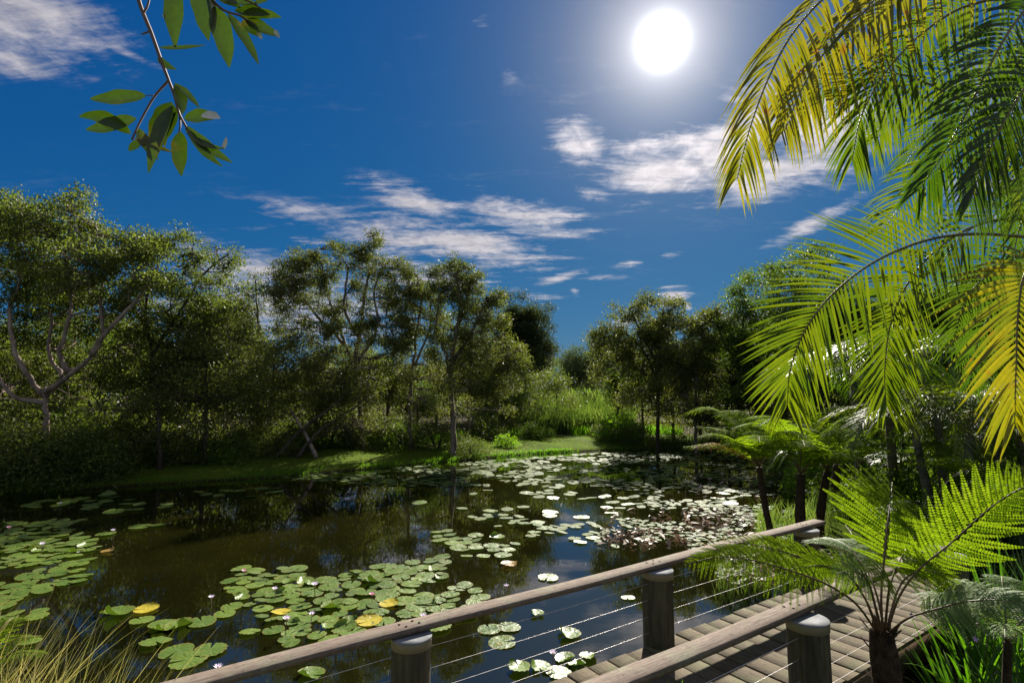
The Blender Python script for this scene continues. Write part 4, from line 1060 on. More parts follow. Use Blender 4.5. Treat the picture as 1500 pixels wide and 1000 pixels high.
# floating scraps and dead stems in the tangle at right
g = G()
for (x0, y0, x1, y1, n) in [(1000, 745, 1120, 775, 160), (1060, 780, 1140, 850, 160), (880, 775, 1080, 800, 160), (1000, 690, 1150, 730, 120), (880, 745, 1010, 790, 80)]:
    C = np.array([PZ(rng.uniform(x0, x1), rng.uniform(y0, y1), .02) for _ in range(n)])
    A_ = rdir(n); A_[:, 2] = np.abs(A_[:, 2]) * .45
    leafquads(g, C + (0, 0, .02), A_, unit(rdir(n) + (0, 0, 1.2)), rng.uniform(.06, .24, n), rng.uniform(.012, .09, n))
tag(g.build('floating_leaf_litter', M['litter']), 'dead brown and pale leaf scraps floating in the tangle by the tree ferns', 'leaf litter', None, 'stuff')

# ------------------------------------------------------------------ water-lily flowers
def flower(mat, seed):
    root = empty('water_lily')
    r = np.random.default_rng(seed)
    g = G()
    for ring, (n, tilt, L) in enumerate([(9, .55, .05), (8, .95, .045), (6, 1.25, .036)]):
        for k in range(n):
            a = k * 2 * math.pi / n + ring * .3; d = np.array([math.cos(a) * math.cos(tilt), math.sin(a) * math.cos(tilt), math.sin(tilt)])
            nr = np.array([-math.cos(a) * math.sin(tilt), -math.sin(a) * math.sin(tilt), math.cos(tilt)])
            blade(g, np.array([0, 0, .16]), d, L, .015, nr, -.15, 4, .3, 'lance')
    g.build('petals', mat, root, (0, 0, 0), True)
    g = G(); g.lathe((0, 0, .16), [(.001, 0), (.010, .004), (.012, .016), (.004, .024), (.0005, .02)], 10); g.build('stamens', M['stamen'], root, (0, 0, 0), True)
    g = G(); g.tube(curve([(.02, .02, -.1), (.01, 0, .05), (0, 0, .16)], 6), .0035, 5); g.build('stalk', M['twig'], root, (0, 0, 0))
    return root
fl = [flower(M['petal'], 1), flower(M['petal_pink'], 2)]
used = set()
for px_, py_, kd, lb in [(742, 857, 0, 'lilac water lily standing over dark water just above the handrail'), (358, 835, 1, 'pink water lily above the pads at centre left'), (403, 862, 0, 'pale lilac lily beside the upright dark pad'), (461, 861, 0, 'pale lily at the top of the middle raft'),
                         (457, 895, 0, 'white lilac lily in the heart of the middle raft'), (420, 910, 0, 'pale lily near the small yellow pad'), (320, 973, 0, 'lilac lily low beside the handrail end'), (13, 776, 1, 'pinkish lily at the far left edge'), (62, 800, 0, 'pale lily inside the left raft'),
                         (88, 740, 0, 'pale lily in the shade of the left bank'), (166, 777, 0, 'small pale lily off the tip of the left raft'), (620, 904, 0, 'bluish lily just behind the handrail post cap'), (510, 722, 0, 'tiny white lily far out under the paperbarks'), (810, 960, 0, 'lilac lily among curled pads by the boardwalk'),
                         (545, 866, 1, 'pink tinted lily at the rear of the middle raft'), (310, 870, 0, 'pale lily left of the middle raft')]:
    w = PZ(px_, py_, .16); src = fl[kd]
    if src.name in used: o = copy_tree(src, (w[0], w[1], rng.uniform(-.06, .01)), rng.uniform(1.0, 1.35), rng.uniform(0, 6))
    else: used.add(src.name); o = src; o.location = (w[0], w[1], -.02)
    tag(o, lb, 'water lily', 'water lilies in flower')

# ------------------------------------------------------------------ fern fronds
def fern_frond(name, parent, pts, nrm, plen, mat, npin=30, npl=18, start=.16, droop=.25, stalk=.009, angle=62, smat=None, leafw=.20, curlz=0.0):
    """pts: frond axis in world space; nrm: the way its face looks; plen: longest pinna"""
    n = 60; c = curve(pts, n); T = unit(np.gradient(c, axis=0))
    N0 = unit(np.asarray(nrm, float) - (T @ np.asarray(nrm, float))[:, None] * T); B = np.cross(T, N0)
    g = G()
    ts = start + (1 - start) * np.linspace(0, 1, npin) ** .92
    for k, t in enumerate(ts):
        u = (t - start) / (1 - start)
        Lp = plen * (np.clip(.42 + u * 2.2, 0, 1)) * (1 - u ** 2.2) ** .8 + .012
        f = t * (n - 1); i = min(int(f), n - 2); w = f - i
        p = c[i] * (1 - w) + c[i + 1] * w
        for sg in (-1, 1):
            an = R(angle * (1 - .35 * u) + rng.normal(0, 3))
            d = unit(sg * B[i] * math.sin(an) + T[i] * math.cos(an) + N0[i] * rng.normal(.04, .06))
            m_ = npl if Lp > plen * .4 else max(5, int(npl * Lp / plen) + 3)
            s_ = np.linspace(.04, 1, m_)
            ax = p + d * (s_ * Lp)[:, None] + np.array([0, 0, -1]) * (droop * Lp * s_ ** 2)[:, None] + T[i] * (.12 * Lp * s_ ** 2)[:, None] + N0[i] * (curlz * Lp * s_ ** 2)[:, None]
            tt = unit(np.gradient(ax, axis=0)); bb = unit(np.cross(tt, N0[i]))
            pl_ = Lp * leafw * .62 * (1 - s_ ** 1.8 * .88) * np.clip(.6 + s_ * 4, 0, 1)
            for s3 in (-1, 1):
                dd_ = unit(s3 * bb * .93 + tt * .42 + rng.normal(0, .05, (m_, 3)))
                cc_ = ax + dd_ * (pl_ * .5)[:, None]
                nn_ = unit(np.broadcast_to(N0[i], (m_, 3)) + rng.normal(0, .12, (m_, 3)))
                leafquads(g, cc_, dd_, nn_, pl_, np.maximum(Lp / m_ * 1.2, .007) * np.ones(m_), .12)
            if Lp > .12: g.tube(ax[::max(1, m_ // 5)], np.linspace(.0022, .0008, len(ax[::max(1, m_ // 5)])), 3, False)
    fr = g.build(name, mat, parent, c[0])
    g = G(); g.tube(c, np.linspace(stalk, stalk * .2, n), 6); g.build('stalk', smat or M['stem_brown'], fr, c[0], True)
    return fr

# the tree fern beside the boardwalk
fx = P(1308, 985, 3.80); fz = gz(fx[0], fx[1]) - .1
tf = empty('tree_fern', (fx[0], fx[1], fz)); tag(tf, 'bright young tree fern with a short shaggy trunk beside the boardwalk edge', 'tree fern', 'tree ferns')
top = P(1292, 925, 3.78)
g = G(); tp = curve([(fx[0] + .06, fx[1], fz), (fx[0], fx[1], fz + .3), tuple(top + (0, 0, -.1)), tuple(top)], 12)
g.tube(tp, np.linspace(.100, .068, 12) * (1 + rng.normal(0, .04, 12)), 14)
tk = g.build('trunk', M['fern_trunk'], tf, tp[0], True)
g = G()
for k in range(90):
    t = rng.uniform(0, .98); p = tp[int(t * 11)]; a = rng.uniform(0, 6.28)
    d = np.array([math.cos(a), math.sin(a), 1.2]); blade(g, p + np.array([math.cos(a), math.sin(a), 0]) * .066, d, rng.uniform(.05, .12), .022, np.array([math.cos(a), math.sin(a), 0]), .1, 3, .3)
tag(g.build('stalk_stubs', M['fern_trunk'], tk, tp[0]), kind='stuff')
FR = [  # (px, py, depth)..., normal, longest pinna, material, droop, pinna pairs
    ([(1284, 925, 3.76), (1254, 884, 3.6), (1212, 856, 3.45), (1160, 836, 3.3), (1100, 820, 3.2), (1050, 816, 3.12), (1005, 826, 3.08)], (.05, -.75, .66), .19, 'fern', .35, 26),
    ([(1288, 925, 3.8), (1262, 868, 3.75), (1222, 836, 3.7), (1170, 815, 3.65), (1120, 800, 3.6), (1062, 792, 3.55)], (.0, -.8, .6), .18, 'fern', .3, 24),
    ([(1293, 925, 3.8), (1291, 870, 3.8), (1296, 810, 3.85), (1301, 760, 3.95), (1305, 728, 4.15), (1307, 706, 4.45)], (.05, -.9, .35), .54, 'fern', .22, 19),
    ([(1300, 922, 3.8), (1318, 872, 3.75), (1348, 832, 3.7), (1394, 794, 3.65), (1440, 752, 3.6), (1482, 722, 3.55), (1530, 700, 3.55)], (-.3, -.8, .55), .30, 'fern', -.12, 22),
    ([(1304, 925, 3.8), (1330, 905, 3.7), (1370, 892, 3.6), (1420, 880, 3.45), (1475, 880, 3.3), (1530, 900, 3.2)], (0, -.65, .76), .25, 'fern_silver', .35, 24),
    ([(1290, 922, 3.8), (1272, 850, 3.9), (1250, 808, 4.1), (1222, 790, 4.3), (1190, 788, 4.5)], (.1, -.6, .8), .28, 'fern_silver', .25, 20),
    ([(1296, 922, 3.85), (1306, 850, 4.0), (1330, 800, 4.2), (1356, 775, 4.5), (1390, 770, 4.8)], (0, -.8, .6), .28, 'fern', .2, 20),
    ([(1286, 925, 3.75), (1266, 874, 3.65), (1240, 840, 3.6), (1205, 828, 3.55), (1165, 832, 3.5)], (.1, -.8, .6), .17, 'fern', .3, 20),
    ([(1296, 925, 3.8), (1284, 870, 3.95), (1266, 824, 4.2), (1250, 786, 4.5), (1238, 768, 4.8)], (0, -.8, .6), .30, 'fern', .2, 18),
    ([(1296, 925, 3.75), (1300, 880, 3.62), (1302, 852, 3.5), (1292, 838, 3.4), (1268, 838, 3.3)], (.1, -.7, .7), .17, 'fern', .3, 18),
    ([(1292, 925, 3.7), (1280, 880, 3.6), (1270, 850, 3.52), (1250, 836, 3.45), (1222, 840, 3.4)], (.1, -.7, .7), .17, 'fern_silver', .3, 18),
    ([(1298, 925, 3.85), (1316, 862, 3.95), (1340, 838, 4.0), (1372, 838, 4.0), (1400, 856, 3.95)], (-.1, -.7, .7), .2, 'fern', .3, 18)]
for pts, nm, pl_, mt, dr, npn in FR:
    big = pl_ > .4
    fern_frond('frond', tf, [P(*q) for q in pts], nm, pl_, M[mt], npn, 30 if big else 20, .36 if big else .32, dr, .0085, 80 if big else 70, None, .165 if big else .24)

def small_tree_fern(label, foot, crown, depth, spread, nf, seed, r=.07, extra=(), cat='tree fern', group='tree ferns', mat='fern'):
    r_ = np.random.default_rng(seed)
    a_ = P(foot[0], foot[1], depth); cr = P(crown[0], crown[1], depth)
    a_[2] = gz(a_[0], a_[1]) - .08
    root = empty('tree_fern', a_); tag(root, label, cat, group)
    g = G(); tp = curve([a_, (a_ * .5 + cr * .5) + np.array([-.04, 0, 0]), cr], 14); g.tube(tp, np.linspace(r * 1.15, r * .85, 14) * (1 + r_.normal(0, .06, 14)), 10)
    g.build('trunk', M['fern_trunk'], root, a_, True)
    for k in range(nf):
        a = k * 2 * math.pi / nf + r_.uniform(-.2, .2); L = spread * r_.uniform(.8, 1.15)
        d = np.array([math.cos(a), math.sin(a) * .95, 0]); up = r_.uniform(.3, .85)
        pts = [cr, cr + d * L * .22 + (0, 0, up * L * .6), cr + d * L * .6 + (0, 0, up * L * .95), cr + d * L + (0, 0, up * L * .85)]
        fern_frond('frond', root, pts, (0, 0, 1), L * .34, M[mat], 17, 11, .18, .35, .008, 70, None, .30)
    for pts, mt in extra:
        pts = [P(*q) for q in pts]; fern_frond('frond', root, [cr] + pts, (0, -.1, 1), .34, M[mt], 17, 10, .2, .35, .009, 70, None, .32)
    return root
small_tree_fern('slim leaning tree fern with one dead orange frond, leftmost of the trio by the water', (1140, 780), (1112, 684), 10.2, 1.3, 10, 5, .06, [([(1080, 662, 10), (1050, 650, 10), (1014, 655, 9.9)], 'fern_dead'), ([(1085, 640, 10.3), (1050, 628, 10.5), (1020, 624, 10.6)], 'fern'), ([(1085, 650, 9.9), (1050, 636, 9.8), (1022, 640, 9.8)], 'fern')])
small_tree_fern('upright tree fern with a dark shaggy trunk, middle one of the trio by the water', (1176, 775), (1173, 694), 9.8, 1.25, 10, 6, .085, [([(1200, 672, 9.6), (1250, 664, 9.4), (1310, 664, 9.3)], 'fern')])
small_tree_fern('tree fern leaning slightly right, rightmost of the trio by the water', (1198, 768), (1212, 690), 10.0, 1.4, 10, 7, .075, [([(1240, 655, 10), (1285, 642, 9.9), (1322, 642, 9.8)], 'fern'), ([(1190, 640, 10.3), (1180, 615, 10.6), (1160, 600, 11)], 'fern')])
small_tree_fern('tree fern in the shade behind the trio, its thin trunk half hidden', (1226, 745), (1226, 680), 11.5, 1.2, 8, 8, .08, [([(1200, 640, 11.5), (1195, 610, 11.6), (1180, 590, 11.8)], 'fern')])
small_tree_fern('low young fern at the bottom left corner among the sedges', (-45, 1030), (-32, 1000), 3.2, .30, 7, 9, .02, (), 'fern', 'low ferns')
small_tree_fern('low silvery fern spreading at the right edge under the strappy leaves', (1480, 985), (1476, 940), 3.9, .55, 8, 10, .03, (), 'fern', 'low ferns', 'fern_silver')
small_tree_fern('low fern in the shade right of the handrail end', (1420, 745), (1420, 720), 8.5, .8, 8, 12, .04, (), 'fern', 'low ferns')

# ------------------------------------------------------------------ palms
def palm_frond(parent, pts, nrm, L, mat, n_leaf=46, wd=.03, start=.15, droop=.25, a0=58, a1=26, single=False, jit=.05, vee=.25, rmat=None, seg=6, prof=None, taper=.35, sides=(-1, 1), rrad=.012):
    n = 70; c = curve(pts, n); T = unit(np.gradient(c, axis=0)); nv = np.asarray(nrm, float)
    N0 = unit(nv - (T @ nv)[:, None] * T); B = np.cross(T, N0)
    if single: fr = empty('frond', c[0]); fr.parent = parent; fr.location = Vector(c[0] - ORG[parent.name]); 
    else: fr = None
    g = G(); items = []
    for k in range(n_leaf):
        t = start + (1 - start) * (k + .5) / n_leaf; u = (t - start) / (1 - start)
        f = t * (n - 1); i = min(int(f), n - 2); w = f - i; p = c[i] * (1 - w) + c[i + 1] * w
        ll = L * (np.clip(.55 + u * 2.0, 0, 1)) * (1 - u ** 2.4 * (1 - taper))
        for sg in sides:
            an = R(a0 + (a1 - a0) * u + rng.normal(0, 3.5))
            d = unit(sg * B[i] * math.sin(an) + T[i] * math.cos(an) + N0[i] * (vee + rng.normal(0, jit)))
            gg = G() if single else g
            blade(gg, p, d, ll * (rng.uniform(.9, 1.08) if rng.random() > .05 else rng.uniform(.4, .8)), wd * .86 * (1 - .35 * u), N0[i] + sg * B[i] * .15, max(0, droop + rng.normal(0, .05)), seg, .3, 'leaflet')
            if single: gg.build('leaflet', mat, fr, p)
    if not single: fr = g.build('frond', mat, parent, c[0])
    g = G(); g.tube(c, np.linspace(rrad, rrad * .2, n), 6); g.build('rachis', rmat or M['rachis'], fr, c[0], True)
    return fr

def cane(parent, foot, topp, r=.05):
    g = G(); a_ = np.array(foot, float); b_ = np.array(topp, float)
    g.tube(curve([a_, (a_ + b_) / 2 + np.array([.05, .03, 0]), b_], 16), np.linspace(r * 1.15, r * .8, 16), 10); g.build('cane', M['palm_trunk'], parent, a_, True)

# near palm, crown just right of the frame
base1 = (4.1, 3.75); z1 = gz(*base1) - .05
p1 = empty('golden_cane_palm', (*base1, z1)); tag(p1, 'golden cane palm whose long feathery fronds arch in from the right edge, nearest the camera', 'palm', 'palms in the garden')
HUB = P(1600, 300, 3.8)
cane(p1, (*base1, z1), HUB, .06); cane(p1, (4.3, 4.0, gz(4.3, 4.0) - .05), P(1660, 330, 4.1), .05); cane(p1, (4.0, 4.2, gz(4.0, 4.2) - .05), P(1580, 420, 4.3), .05)
def near(pts, nrm, L, mt, nl=46, single=False, **k):
    return palm_frond(p1, [P(*q) for q in pts], nrm, L, M[mt], nl, single=single, **k)
# the big frond across the middle
near([(1600, 360, 3.8), (1500, 347, 3.7), (1420, 343, 3.62), (1350, 354, 3.55), (1280, 384, 3.5), (1220, 430, 3.45), (1180, 482, 3.42), (1158, 540, 3.4), (1153, 592, 3.4)], (-.1, -1, .25), .60, 'palm', 60, True, start=.26, wd=.03, droop=.12, a0=66, a1=24, vee=.1)
# the second, hanging straight down
near([(1600, 330, 4.1), (1480, 320, 4.0), (1400, 345, 3.9), (1340, 400, 3.8), (1306, 470, 3.75), (1296, 540, 3.72), (1298, 592, 3.7)], (.1, -1, .15), .52, 'palm', 50, True, start=.42, wd=.028, droop=.05, a0=52, a1=22, vee=.1)
# yellow frond at the right edge
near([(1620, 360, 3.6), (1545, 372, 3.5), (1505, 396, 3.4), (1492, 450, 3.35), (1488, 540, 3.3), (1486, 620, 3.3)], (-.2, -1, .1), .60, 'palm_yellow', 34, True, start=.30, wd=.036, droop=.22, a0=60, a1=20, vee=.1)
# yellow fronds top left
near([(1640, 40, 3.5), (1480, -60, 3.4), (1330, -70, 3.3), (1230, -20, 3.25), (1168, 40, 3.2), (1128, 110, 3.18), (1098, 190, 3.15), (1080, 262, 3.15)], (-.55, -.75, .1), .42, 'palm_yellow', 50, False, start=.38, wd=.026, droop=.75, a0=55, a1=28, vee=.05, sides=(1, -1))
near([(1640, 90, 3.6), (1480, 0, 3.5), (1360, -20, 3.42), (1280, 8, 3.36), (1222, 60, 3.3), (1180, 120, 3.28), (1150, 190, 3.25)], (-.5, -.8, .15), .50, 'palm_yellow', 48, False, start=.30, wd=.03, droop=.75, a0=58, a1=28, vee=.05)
near([(1640, 200, 3.9), (1500, 190, 3.85), (1410, 148, 3.8), (1337, 114, 3.75), (1281, 106, 3.7), (1232, 116, 3.68), (1190, 136, 3.66)], (-.1, -1, .3), .50, 'palm', 44, False, start=.36, wd=.022, droop=.35, a0=62, a1=34, vee=.1)
near([(1640, 120, 3.4), (1500, 10, 3.4), (1420, 8, 3.4), (1350, 50, 3.38), (1296, 108, 3.36), (1262, 170, 3.35), (1248, 235, 3.35)], (-.3, -.9, .1), .48, 'palm', 50, False, start=.30, wd=.026, droop=.5, a0=58, a1=22, vee=.05)
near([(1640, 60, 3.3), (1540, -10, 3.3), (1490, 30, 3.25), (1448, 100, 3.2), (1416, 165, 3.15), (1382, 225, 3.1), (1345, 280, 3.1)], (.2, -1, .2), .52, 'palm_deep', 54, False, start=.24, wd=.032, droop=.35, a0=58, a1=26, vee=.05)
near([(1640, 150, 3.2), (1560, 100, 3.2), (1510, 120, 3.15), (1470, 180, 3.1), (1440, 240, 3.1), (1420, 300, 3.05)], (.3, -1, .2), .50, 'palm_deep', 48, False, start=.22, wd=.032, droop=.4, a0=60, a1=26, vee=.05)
near([(1640, 260, 4.4), (1540, 200, 4.4), (1460, 200, 4.4), (1390, 235, 4.4), (1330, 290, 4.4), (1290, 340, 4.4)], (0, -1, .3), .6, 'palm', 46, False, start=.2, wd=.028, droop=.3, a0=60, a1=30, vee=.1)
near([(1640, 20, 4.4), (1540, -40, 4.4), (1440, -20, 4.4), (1350, 30, 4.4), (1290, 80, 4.4)], (0, -1, .3), .6, 'palm', 46, False, start=.15, wd=.03, droop=.35, a0=60, a1=30, vee=.1)
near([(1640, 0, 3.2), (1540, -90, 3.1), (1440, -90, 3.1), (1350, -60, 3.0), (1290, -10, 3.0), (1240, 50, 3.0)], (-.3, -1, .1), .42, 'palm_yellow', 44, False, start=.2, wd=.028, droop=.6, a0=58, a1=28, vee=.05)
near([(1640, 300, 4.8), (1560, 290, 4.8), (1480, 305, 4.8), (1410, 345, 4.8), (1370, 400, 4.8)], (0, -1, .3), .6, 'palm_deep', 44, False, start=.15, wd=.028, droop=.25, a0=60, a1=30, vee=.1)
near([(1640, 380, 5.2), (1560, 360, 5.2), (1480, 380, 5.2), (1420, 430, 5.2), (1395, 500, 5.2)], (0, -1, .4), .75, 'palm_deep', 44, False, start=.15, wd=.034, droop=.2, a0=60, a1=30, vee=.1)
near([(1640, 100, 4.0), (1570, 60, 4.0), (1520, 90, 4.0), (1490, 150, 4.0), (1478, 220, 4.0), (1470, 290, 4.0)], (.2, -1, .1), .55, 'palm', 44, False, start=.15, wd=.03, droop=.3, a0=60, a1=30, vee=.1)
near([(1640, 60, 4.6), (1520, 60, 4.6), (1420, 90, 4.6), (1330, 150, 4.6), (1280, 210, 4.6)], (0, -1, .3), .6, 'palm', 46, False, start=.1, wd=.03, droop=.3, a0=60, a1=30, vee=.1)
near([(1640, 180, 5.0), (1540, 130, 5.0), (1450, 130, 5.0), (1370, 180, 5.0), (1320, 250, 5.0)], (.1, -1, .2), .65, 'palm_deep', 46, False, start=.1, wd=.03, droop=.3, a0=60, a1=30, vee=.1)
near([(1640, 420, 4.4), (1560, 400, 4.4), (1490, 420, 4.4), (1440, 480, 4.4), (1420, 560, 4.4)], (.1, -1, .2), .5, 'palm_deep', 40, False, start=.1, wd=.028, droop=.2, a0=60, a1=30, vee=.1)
near([(1640, 200, 3.4), (1580, 160, 3.4), (1535, 200, 3.35), (1505, 260, 3.3), (1490, 320, 3.3)], (.2, -1, .1), .45, 'palm', 40, False, start=.1, wd=.03, droop=.3, a0=60, a1=30, vee=.1)
near([(1640, 240, 4.0), (1580, 240, 4.0), (1530, 270, 4.0), (1495, 330, 4.0), (1480, 400, 4.0)], (.1, -1, .2), .5, 'palm_deep', 40, False, start=.15, wd=.03, droop=.3, a0=60, a1=30, vee=.1)

# generic palms in the garden behind
def proto_palm(h, nf, L, mat, seed, stems=1):
    root = empty('feather_palm'); r_ = np.random.default_rng(seed); ORG[root.name] = np.zeros(3)
    crowns = []
    for s__ in range(stems):
        a = s__ * 2.4; f0 = np.array([math.cos(a) * .15 * (stems > 1), math.sin(a) * .15 * (stems > 1), -.1])
        tp = np.array([math.cos(a) * .35 * (stems > 1), math.sin(a) * .35 * (stems > 1), h * r_.uniform(.75, 1)]); crowns.append(tp)
        g = G(); g.tube(curve([f0, (f0 + tp) / 2, tp], 10), np.linspace(.075, .05, 10), 9); g.build('trunk', M['palm_trunk'], root, f0, True)
    for k in range(nf):
        cr = crowns[k % stems]; a = k * 2.4 + r_.uniform(-.3, .3); el_ = r_.uniform(.1, 1.1); d = np.array([math.cos(a), math.sin(a), 0])
        l_ = L * r_.uniform(.8, 1.1)
        pts = [cr, cr + d * l_ * .3 * math.cos(el_) + (0, 0, l_ * .35 * math.sin(el_) + .08), cr + d * l_ * .7 + (0, 0, l_ * .25 * math.sin(el_)), cr + d * l_ * .95 + (0, 0, -l_ * .15)]
        palm_frond(root, pts, (0, 0, 1), l_ * .3, mat, 30, .03, .18, .35, seg=3, rrad=.01)
    return root
pp = [proto_palm(2.6, 12, 1.7, M['palm_deep'], 1, 1), proto_palm(2.0, 16, 1.5, M['palm'], 2, 3), proto_palm(1.2, 12, 1.4, M['palm_deep'], 3, 1)]
plist = [(1250, 12.0, 1.25, 0, 'feather palm on a slender trunk rising behind the trio of tree ferns'), (1375, 9.0, 1.1, 1, 'clumping feather palm right of the hanging frond tips'), (1440, 8.2, .7, 2, 'low feather palm in the shade above the fern frond'), (1298, 10.6, 1.3, 0, 'feather palm with a straight grey trunk under the hanging frond'),
         (1460, 10.5, 1.0, 1, 'tall clumping palm at the back of the garden, near the right edge'), (1400, 12.5, 1.15, 1, 'clumping palm deep in the shade behind the others'), (1500, 7.4, .65, 1, 'clumping palm at the right edge behind the yellow frond'), (1340, 11.5, .9, 2, 'low palm between the two grey trunks'),
         (1205, 14.0, 1.0, 2, 'low palm far back by the water behind the tree ferns'), (1350, 14.5, 1.4, 0, 'tallest palm at the back with a thin grey trunk'), (1478, 8.8, 1.0, 1, 'clumping palm with dense fronds below the yellow frond'), (1405, 10.2, 1.05, 1, 'dense clumping palm in the middle of the garden'), (1330, 8.8, .55, 2, 'short palm just behind the raised bright frond'), (1420, 16, 1.3, 1, 'pale clumping palm farthest back in the garden'), (1560, 9.5, 1.0, 0, 'palm just beyond the right edge of the view')]
used = set()
for x, d, sc, pi, lb in plist:
    X = (x - 750) / F * d; z = gz(X, d) - .05; rz = rng.uniform(0, 6.28)
    if pi in used:
        o = pp[pi].copy(); COL.objects.link(o); o.location = (X, d, z); o.scale = (sc,) * 3; o.rotation_euler = (0, 0, rz)
        for ch in pp[pi].children:
            q = ch.copy(); COL.objects.link(q); q.parent = o
            for gch in ch.children: w = gch.copy(); COL.objects.link(w); w.parent = q
    else: used.add(pi); o = pp[pi]; o.location = (X, d, z); o.scale = (sc,) * 3; o.rotation_euler = (0, 0, rz)
    tag(o, lb, 'palm', 'palms in the garden')

# garden shrubs filling the shade
gs = [proto_shrub('garden_shrub', M['leaf_dark'], 2600, .10, .8, 1.0), proto_shrub('garden_shrub', M['leaf_bright'], 2200, .11, .7, .8, .2, .5), proto_shrub('garden_shrub', M['leaf_dark'], 2600, .13, .9, 1.1, .2, .22)]
spots = [(x, d, s) for x, d, s in [(1260, 13, 1.4), (1300, 12.5, 1.3), (1340, 12, 1.5), (1390, 11, 1.6), (1430, 10, 1.3), (1480, 9.2, 1.4), (1520, 8.5, 1.5), (1360, 9.2, .9), (1420, 7.8, .5), (1490, 7.0, .5), (1300, 15, 2.0), (1380, 15, 2.4), (1460, 14, 2.0), (1540, 12, 1.8), (1240, 16, 1.8), (1200, 18, 1.8),
                                   (1450, 12, 1.8), (1400, 13.5, 1.8), (1510, 10.5, 1.6), (1185, 15.5, 1.2), (1160, 17.5, 1.2), (1350, 8.0, .9), (1415, 8.6, 1.2), (1470, 8.0, 1.1), (1385, 9.8, 1.5), (1330, 9.6, 1.0), (1500, 9.6, 1.5), (1285, 11.2, 1.0), (1445, 9.4, 1.5), (1250, 10.8, .7), (1225, 12.2, .8)]]
place(gs, [((x - 750) / F * d, d, s) for x, d, s in spots], lambda k, X, Y: ['small leaved dark garden shrub ', 'bright garden shrub ', 'narrow leaved garden shrub '][k % 3] + ('near the front, ' if Y < 11 else 'farther back, ') + land(X, Y), 'shrub', 'garden shrubs among the palms')
# waterside rushes by the tree ferns
def scat_w(x0, x1, y0, y1, n):
    p = np.array([PZ(rng.uniform(x0, x1), rng.uniform(y0, y1), .05) for _ in range(n)]); return p[:, 0], p[:, 1]
X, Y = scat_w(1110, 1240, 752, 800, 900)
blades('waterside_rushes', 'green rushes at the feet of the tree ferns', M['reed'], X, Y, rng.uniform(.25, .7, 900), .016, .35, .3, 4, np.maximum(ground_z(X, Y), -.1))
X, Y = scat_w(1050, 1165, 800, 880, 420)
blades('waterside_rushes', 'dark sparse rushes standing in the water behind the handrail', M['reed'], X, Y, rng.uniform(.2, .5, 420), .012, .35, .2, 4, np.maximum(ground_z(X, Y), -.1))

# strappy plants by the boardwalk: each leaf a part
def strappy(label, x, d, n, L, spread=1.0, wd=.022, mat='strap'):
    X = (x - 750) / F * d; z = gz(X, d) - .04
    root = empty('strappy_plant', (X, d, z)); tag(root, label, 'strappy plant', 'strappy plants beside the boardwalk')
    for k in range(n):
        a = rng.uniform(0, 6.28); t = rng.uniform(.15, .75) * spread
        dv = np.array([math.cos(a) * t, math.sin(a) * t, 1.0]); nr = np.array([-math.cos(a), -math.sin(a), t * .8])
        g = G(); b0 = np.array([X, d, z]) + np.array([math.cos(a), math.sin(a), 0]) * rng.uniform(0, .07)
        blade(g, b0, dv, L * rng.uniform(.65, 1.1), wd * rng.uniform(.8, 1.2), nr, rng.uniform(.08, .5), 8, .25, 'strap')
        g.build('strap_leaf', M[mat], root, b0)
strappy('upright strappy plant right of the handrail end, its blades lit from behind', 1400, 4.9, 50, 1.3, .9)
strappy('strappy plant with long sweeping blades at the right edge', 1468, 4.5, 50, 1.3, 1.0, .024)
strappy('strappy plant in front of the fern fronds low at the right', 1440, 3.9, 40, .62, 1.1)
strappy('small strappy plant tucked beside the fern trunk', 1345, 4.3, 26, .42, 1.2, .018)
strappy('strappy plant at the bottom right corner in the shade', 1500, 3.5, 40, .7, 1.0)
strappy('strappy plant low between the trunk and the bottom edge', 1385, 3.6, 34, .5, 1.1)
strappy('strappy plant rising behind the raised fern frond', 1520, 5.4, 36, 1.15, .8, .024)
strappy('large strappy clump between the raised frond and the right edge', 1445, 4.8, 56, 1.45, .9, .024)
strappy('strappy clump with its tips crossing the fern stalks', 1372, 4.35, 40, .85, 1.0)
strappy('strappy clump under the silvery frond', 1460, 4.1, 44, .8, 1.2)
strappy('strappy clump low at the very right edge', 1510, 4.1, 44, .9, 1.2)
strappy('strappy clump in front of the far handrail post', 1388, 4.6, 46, 1.05, 1.1)
strappy('far strappy clump beside the deck end', 1480, 6.2, 34, 1.1, .9)
strappy('strappy plant behind the handrail end cap', 1430, 6.2, 34, .9, .9)
# small purple blooms among the straps
for x, y, d, lb in [(1428, 935, 3.7, 'tiny purple bloom low between the strappy blades'), (1335, 900, 4.15, 'tiny pink bloom beside the fern stalks')]:
    c_ = P(x, y, d); g = G()
    for k in range(5):
        a = k * 1.257; blade(g, c_, (math.cos(a), math.sin(a) * .4 - .3, math.sin(a)), .022, .012, np.array([0, -1, .2]), 0, 3, .2, 'lance')
    o = g.build('bloom', M['purple'], None, c_); tag(o, lb, 'flower')
# two bright blades poking up at the bottom edge
for x, h_ in ((977, .1), (998, .09)):
    b0 = P(x, 1003, 2.95); g = G(); blade(g, b0 - (0, 0, .25), (0.02, 0, 1), .25 + h_ * .4, .012, np.array([0, -1, 0]), .02, 5, .2, 'strap')
    tag(g.build('grass_blade', M['tuft'], None, b0), 'bright green grass blade poking up at the bottom edge, %s of the pair' % ('left' if x < 980 else 'right'), 'grass blade', 'pair of grass blades')

